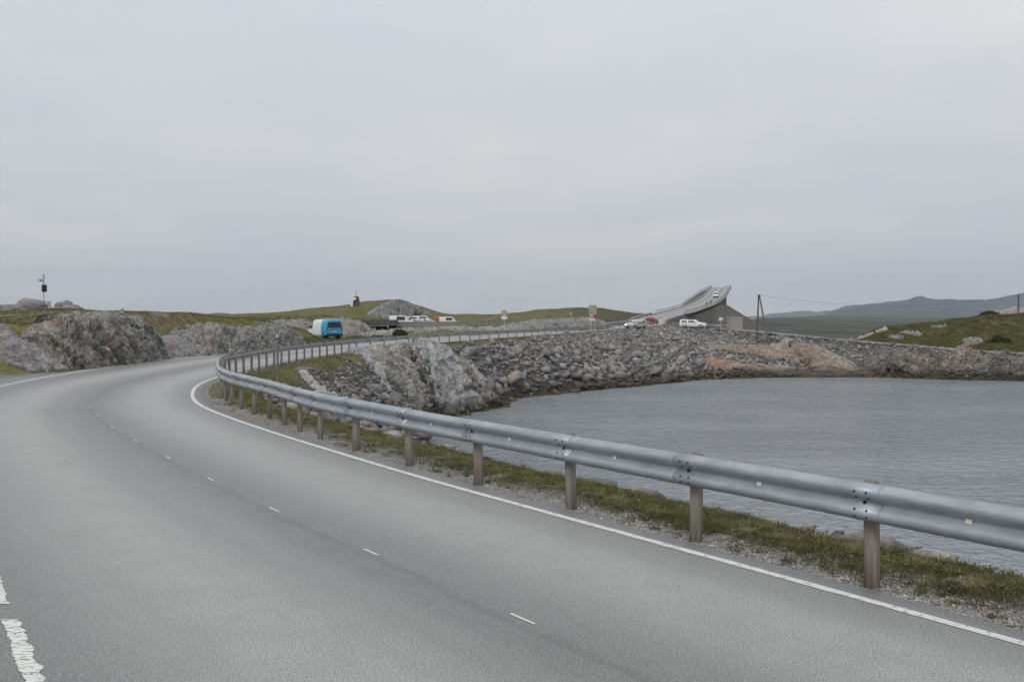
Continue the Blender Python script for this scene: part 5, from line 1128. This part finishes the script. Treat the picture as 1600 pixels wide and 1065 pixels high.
# ------------------------------------------------------------------ dark roofed building
b0 = at(567, 520, 148); bd = thing('building', 'low dark building with a flat slate roof below the sawn rock face', 'building', (b0.x, b0.y, b0.z - .1), R(2))
u_ = 148 / FPX
def bbox(nm, mt, x0, x1, y0, y1, z0, z1): q = MB(); q.box(((x0 + x1) / 2, (y0 + y1) / 2, (z0 + z1) / 2), (x1 - x0, y1 - y0, z1 - z0)); return q.obj(nm, M[mt], bd)
bbox('roof', 'slate', -.3, 5.1, -.3, 4, 1.22, 2.12); bbox('roof_edge', 'grey', -.3, 3.9, -.34, -.301, 1.16, 1.24); bbox('wall', 'concrete_dark', 0, 1.7, 0, 3.8, -.8, 1.22); bbox('wall', 'dark', 1.7, 4.9, 1.6, 3.8, -.8, 1.22)
bbox('pillar', 'concrete', 3.75, 3.95, -.3, -.1, 0.9, 1.85); bbox('wall', 'concrete', 1.7, 2.0, -.05, .3, -.8, .9); bbox('bench_wall', 'grey', 2.0, 4.4, .2, .6, -.8, .45); bbox('post', 'grey', 3.9, 4.0, .0, .1, -.8, 1.2); bbox('post', 'grey', 2.9, 3.0, .0, .1, -.8, 1.2)

# ------------------------------------------------------------------ beacon cairn with white sign board
c0 = at(556, 479.5, 316); z0 = float(ground([c0.x], [c0.y])[0]); k_ = 316 / FPX
cn = thing('cairn', 'dark stone sea mark with a white figure shaped board standing on the grassy hill', 'sea mark', (c0.x, c0.y, min(z0, c0.z)))
V = []; nz_, nu_ = 16, 14; rl = random.Random(3); hC = 20.5 * k_ - 0.0
for j in range(nz_ + 1):
    t = j / nz_; r_ = (7.2 - 3.2 * t) * k_ * (.92 + .08 * rl.random())
    for i in range(nu_):
        a = 2 * math.pi * i / nu_; q = r_ * (1 + rl.uniform(-.05, .05)); e_ = max(abs(math.cos(a)), abs(math.sin(a))) ** .6; V.append((math.cos(a) * q / e_, math.sin(a) * q / e_, -1 + (hC + .2) * t))
F = [(j * nu_ + i, j * nu_ + (i + 1) % nu_, (j + 1) * nu_ + (i + 1) % nu_, (j + 1) * nu_ + i) for j in range(nz_) for i in range(nu_)] + [tuple(nz_ * nu_ + i for i in range(nu_))]
me = bpy.data.meshes.new('tower'); me.from_pydata(V, [], F); me.update(); o = link('tower', me, M['slate'], cn); o.location = (.8 * k_ , 0, 0)
q = MB(); yb = -8.2 * k_
pts = [(-7.2, -.4), (-3.6, -.4), (-2.7, 10.6), (1.3, 11.2), (1.6, 14.4), (-1.6, 15.2), (-1.9, 19), (-5.6, 19), (-5.4, 14.6), (-6.0, 10.8)]
vs = [(x * k_, yb, z * k_) for x, z in pts] + [(x * k_, yb + .12, z * k_) for x, z in pts]; nn = len(pts)
q.add(vs, [tuple(range(nn)), tuple(range(2 * nn - 1, nn - 1, -1))] + [(i, nn + i, nn + (i + 1) % nn, (i + 1) % nn) for i in range(nn)]); q.obj('board', M['white'], cn)
q = MB(); q.cyl((.8 * k_, 0, 18 * k_), (.8 * k_, 0, 26.5 * k_), .12, .08, 6); q.obj('mast', M['grey'], cn)

# ------------------------------------------------------------------ sensor mast and cabinet
c0 = at(68.5, 482, 78); z0 = float(ground([c0.x], [c0.y])[0]); k_ = 78 / FPX; zb = c0.z
ms = thing('sensor_mast', 'grey weather station mast with a black panel and camera arm on the rocky knoll', 'mast', (c0.x, c0.y, zb))
q = MB(); q.cyl((0, 0, -1), (0, 0, 38 * k_), .055, .05, 10); q.cyl((0, 0, 38 * k_), (0, 0, 52.5 * k_), .075, .07, 10); q.obj('pole', M['lightgrey'], ms)
q = MB(); q.box((1.6 * k_, -.06, 31.5 * k_), (7.2 * k_, .12, 11 * k_)); q.obj('panel', M['black'], ms)
q = MB(); q.cyl((0, 0, 43.5 * k_), (-8 * k_, -.05, 44.5 * k_), .02, n=6); q.cyl((-1.5 * k_, 0, 42.5 * k_), (-4 * k_, -.1, 45 * k_), .05, n=8); q.cyl((-6.5 * k_, 0, 43.6 * k_), (-4.4 * k_, 0, 43.8 * k_), .045, n=8); q.obj('camera_arm', M['slate'], ms)
q = MB(); q.box((0, 0, 47 * k_), (4.5 * k_, .05, .04)); q.box((0, 0, 52.6 * k_), (2.8 * k_, .1, .04)); q.obj('sensor', M['slate'], ms)
q = MB(); q.box((1.2 * k_, -.08, 9.5 * k_), (2 * k_, .1, 4 * k_)); q.obj('switch_box', M['slate'], ms)
cb = thing('cabinet', 'small grey equipment cabinet behind the foot of the sensor mast', 'cabinet', tuple(at(73.5, 482, 79)))
q = MB(); q.box((0, 0, .15), (8.5 * k_, .4, 12 * k_ + .3)); q.obj('case', M['lightgrey'], cb); q = MB(); q.box((-.02, -.215, .2), (7 * k_, .03, 9 * k_)); q.obj('door', M['lightgrey'], cb)

# ------------------------------------------------------------------ marker pole, poles and wire
g = at(434, 610, 33.5); mk = thing('marker_pole', 'slim grey wooden marker pole in the turf inside the bend', 'pole', tuple(g)); q = MB(); q.cyl((0, 0, -.5), (0, 0, 2.12), .048, .040, 12); q.cyl((0, 0, 2.12), (0, 0, 2.15), .040, .02, 12); q.obj('shaft', M['wood'], mk)
q = MB(); q.cyl((0, 0, 1.86), (0, 0, 1.98), .050, n=12); q.obj('reflector_band', M['lightgrey'], mk)
for k, (px, py, Y) in enumerate([(391.5, 562, 40.5)]):
    pass
A = thing('utility_pole', 'A shaped pair of wooden utility poles at the head of the causeway', 'pole', tuple(at(1190, 528, 138)))
def apole(nm, a, b, r0, r1, par): q = MB(); o_ = par.location; q.cyl(Vector(a) - o_, Vector(b) - o_, r0, r1, 9); return q.obj(nm, M['pole_wood'], par)
apole('leg', at(1182.5, 530, 138), at(1185.5, 460.5, 138), .14, .10, A); apole('leg', at(1202, 545, 134), at(1186.5, 461, 137.6), .14, .10, A)
q = MB(); o_ = A.location; pT = at(1186, 462, 137.8) - o_; q.cyl(pT + Vector((-.25, 0, 0)), pT + Vector((.25, 0, 0)), .05, n=6); q.cyl(pT, pT + Vector((0, 0, .25)), .05, .04, 8); q.obj('insulator', M['slate'], A)
Bp = thing('utility_pole', 'slender dark utility pole on the green hill at the right edge', 'pole', tuple(at(1590.5, 534, 150))); apole('shaft', at(1590, 536, 150), at(1591.5, 459.5, 150), .13, .10, Bp)
q = MB(); o_ = Bp.location; pT2 = at(1591.5, 461, 150) - o_; q.cyl(pT2 + Vector((-.3, 0, 0)), pT2 + Vector((.3, 0, 0)), .04, n=6); q.obj('insulator', M['slate'], Bp)
w0, w1 = at(1187, 461, 137.8), at(1591, 461, 150); q = MB(); N_ = 28; pp = None
for i in range(N_ + 1):
    t = i / N_; p = w0.lerp(w1, t); p.z -= 4 * 1.75 * t * (1 - t) * .9
    if pp is not None: q.cyl(pp, p, .012, n=5)
    pp = p
tag(q.obj('overhead_wire', M['slate']), 'thin sagging wire strung from the A shaped pole to the right hand pole', 'wire')

# ------------------------------------------------------------------ kiosk and small sign
c0 = at(1150.5, 515, 150); kk = thing('kiosk', 'pale beige box shaped kiosk on the rubble beside the side road', 'kiosk', (c0.x, c0.y, c0.z), R(4)); k_ = .1
q = MB(); q.box((0, .9, .85), (2.02, 1.8, 2.1)); q.obj('wall', M['kiosk'] if 'kiosk' in M else flat('kiosk_panel', (.32, .29, .26), .7, var=.05), kk); q = MB(); q.box((0, .9, 1.945), (2.14, 1.92, .09)); q.obj('roof', M['lightgrey'], kk)
q = MB(); q.box((.0, .9, -.35), (2.1, 1.9, .3)); q.obj('plinth', M['concrete_dark'], kk)
for xx in (-.98, .98): q = MB(); q.box((xx, -.02, .85), (.07, .05, 2.08)); q.obj('corner_trim', M['grey'], kk)
c0 = at(1126, 514, 158); q_ = thing('small_sign', 'small white square sign on a thin post left of the beige kiosk', 'sign', tuple(c0)); q = MB(); q.cyl((0, 0, -.4), (0, 0, 1.55), .035, n=7); q.obj('post', M['lightgrey'], q_); q = MB(); q.box((0, -.05, 1.65), (.68, .03, .50)); q.obj('plate', M['signwhite'], q_)

# ------------------------------------------------------------------ speed limit signs
def text_mesh(txt, size):
    cu = bpy.data.curves.new('t', 'FONT'); cu.body = txt; cu.size = size; cu.align_x = 'CENTER'; cu.align_y = 'CENTER'; cu.extrude = .004; cu.offset = size * .018; cu.resolution_u = 3
    o = bpy.data.objects.new('t', cu); COL.objects.link(o); bpy.context.view_layer.update(); me = bpy.data.meshes.new_from_object(o.evaluated_get(bpy.context.evaluated_depsgraph_get())); bpy.data.objects.remove(o); bpy.data.curves.remove(cu); return me
def speed_sign(label, px, py_c, Y, py_base, txt, plate, rad=.36):
    c = at(px, py_c, Y); b = at(px, py_base, Y); t = thing('speed_limit_sign', label, 'road sign', tuple(b), 0, 'speed limit signs'); zc_ = c.z - b.z
    q = MB(); q.cyl((0, 0, -.6), (0, 0, zc_ + rad * .8), .038, n=10); q.obj('post', M['lightgrey'], t)
    q = MB(); q.cyl((0, -.045, zc_), (0, -.06, zc_), rad, n=32); q.obj('disc', M['signred'], t)
    q = MB(); q.cyl((0, -.061, zc_), (0, -.068, zc_), rad * .74, n=32); q.obj('face', M['signwhite'], t)
    me = text_mesh(txt, rad * 1.05); o = link('numeral', me, M['black'], t); o.location = (0, -.074, zc_); o.rotation_euler = (math.pi / 2, 0, 0); me.materials.clear(); me.materials.append(M['black'])
    zp_ = zc_ - rad - plate[1] / 2 - .02; q = MB(); q.box((0, -.055, zp_), (plate[0], .02, plate[1])); q.obj('plate', M['signwhite'], t)
    return t
speed_sign('round 70 speed limit sign in front of the slatted railing', 788, 488.6, 118, 519, '70', (.72, .42))
speed_sign('round 60 speed limit sign in front of the tall pale board', 924.5, 492.6, 134, 522, '60', (.80, .36))
c0 = at(926, 520, 139); t = thing('information_board', 'tall pale green grey board seen from behind above the second speed limit sign', 'sign', tuple(c0)); zc_ = at(926, 484, 139).z - c0.z
q = MB(); q.box((0, 0, zc_), (1.14, .05, 1.35)); q.obj('board', M['signback'], t)
for xx in (-.35, .0, .35): q = MB(); q.box((xx, -.04, zc_), (.05, .04, 1.3)); q.obj('stiffener', M['grey'], t)
for xx in (-.35, .35): q = MB(); q.cyl((xx, .05, -.6), (xx, .05, zc_ + .5), .035, n=8); q.obj('post', M['lightgrey'], t)
q = MB(); q.box((.35, .0, zc_ - .85), (.42, .04, .38)); q.obj('red_plate', M['signred'], t)
# leaning thin plant stake near the guardrail
for k, (x0, y0, x1, y1, Y) in enumerate([(892, 491, 899, 517, 146)]):
    a, b = at(x1, y1, Y), at(x0, y0, Y); t = thing('marker_stake', 'thin leaning marker stake with a white tuft between the two speed limit signs', 'stake', tuple(a)); q = MB(); q.cyl((0, 0, -.4), b - a, .035, .03, 6); q.obj('shaft', M['lightgrey'], t); q = MB(); q.cyl(b - a - Vector((.05, 0, .02)), b - a + Vector((0, 0, .28)), .16, .10, 7); q.obj('head', M['lightgrey'], t)
# driftwood plank on the causeway
def plank(label, x0, y0, x1, y1, Y, w_, mt='lightgrey'):
    a, b = at(x0, y0, Y), at(x1, y1, Y + 1.5); za, zb_ = float(ground([a.x], [a.y])[0]), float(ground([b.x], [b.y])[0]); a.z = max(a.z, za + .25); b.z = max(b.z, zb_ + .25)
    c_ = (a + b) / 2; d_ = b - a; q = MB(); q.box((0, 0, 0), (d_.length, w_, .08), M=d_.to_track_quat('X', 'Z').to_matrix().to_4x4()); o = q.obj('plank', M[mt]); o.location = c_; return tag(o, label, 'plank')
plank('pale driftwood plank lying aslant on the causeway rubble', 1329, 564, 1346, 555, 126, .28); plank('short pale plank left of the long driftwood on the causeway', 1296, 561, 1304, 566, 127, .2)
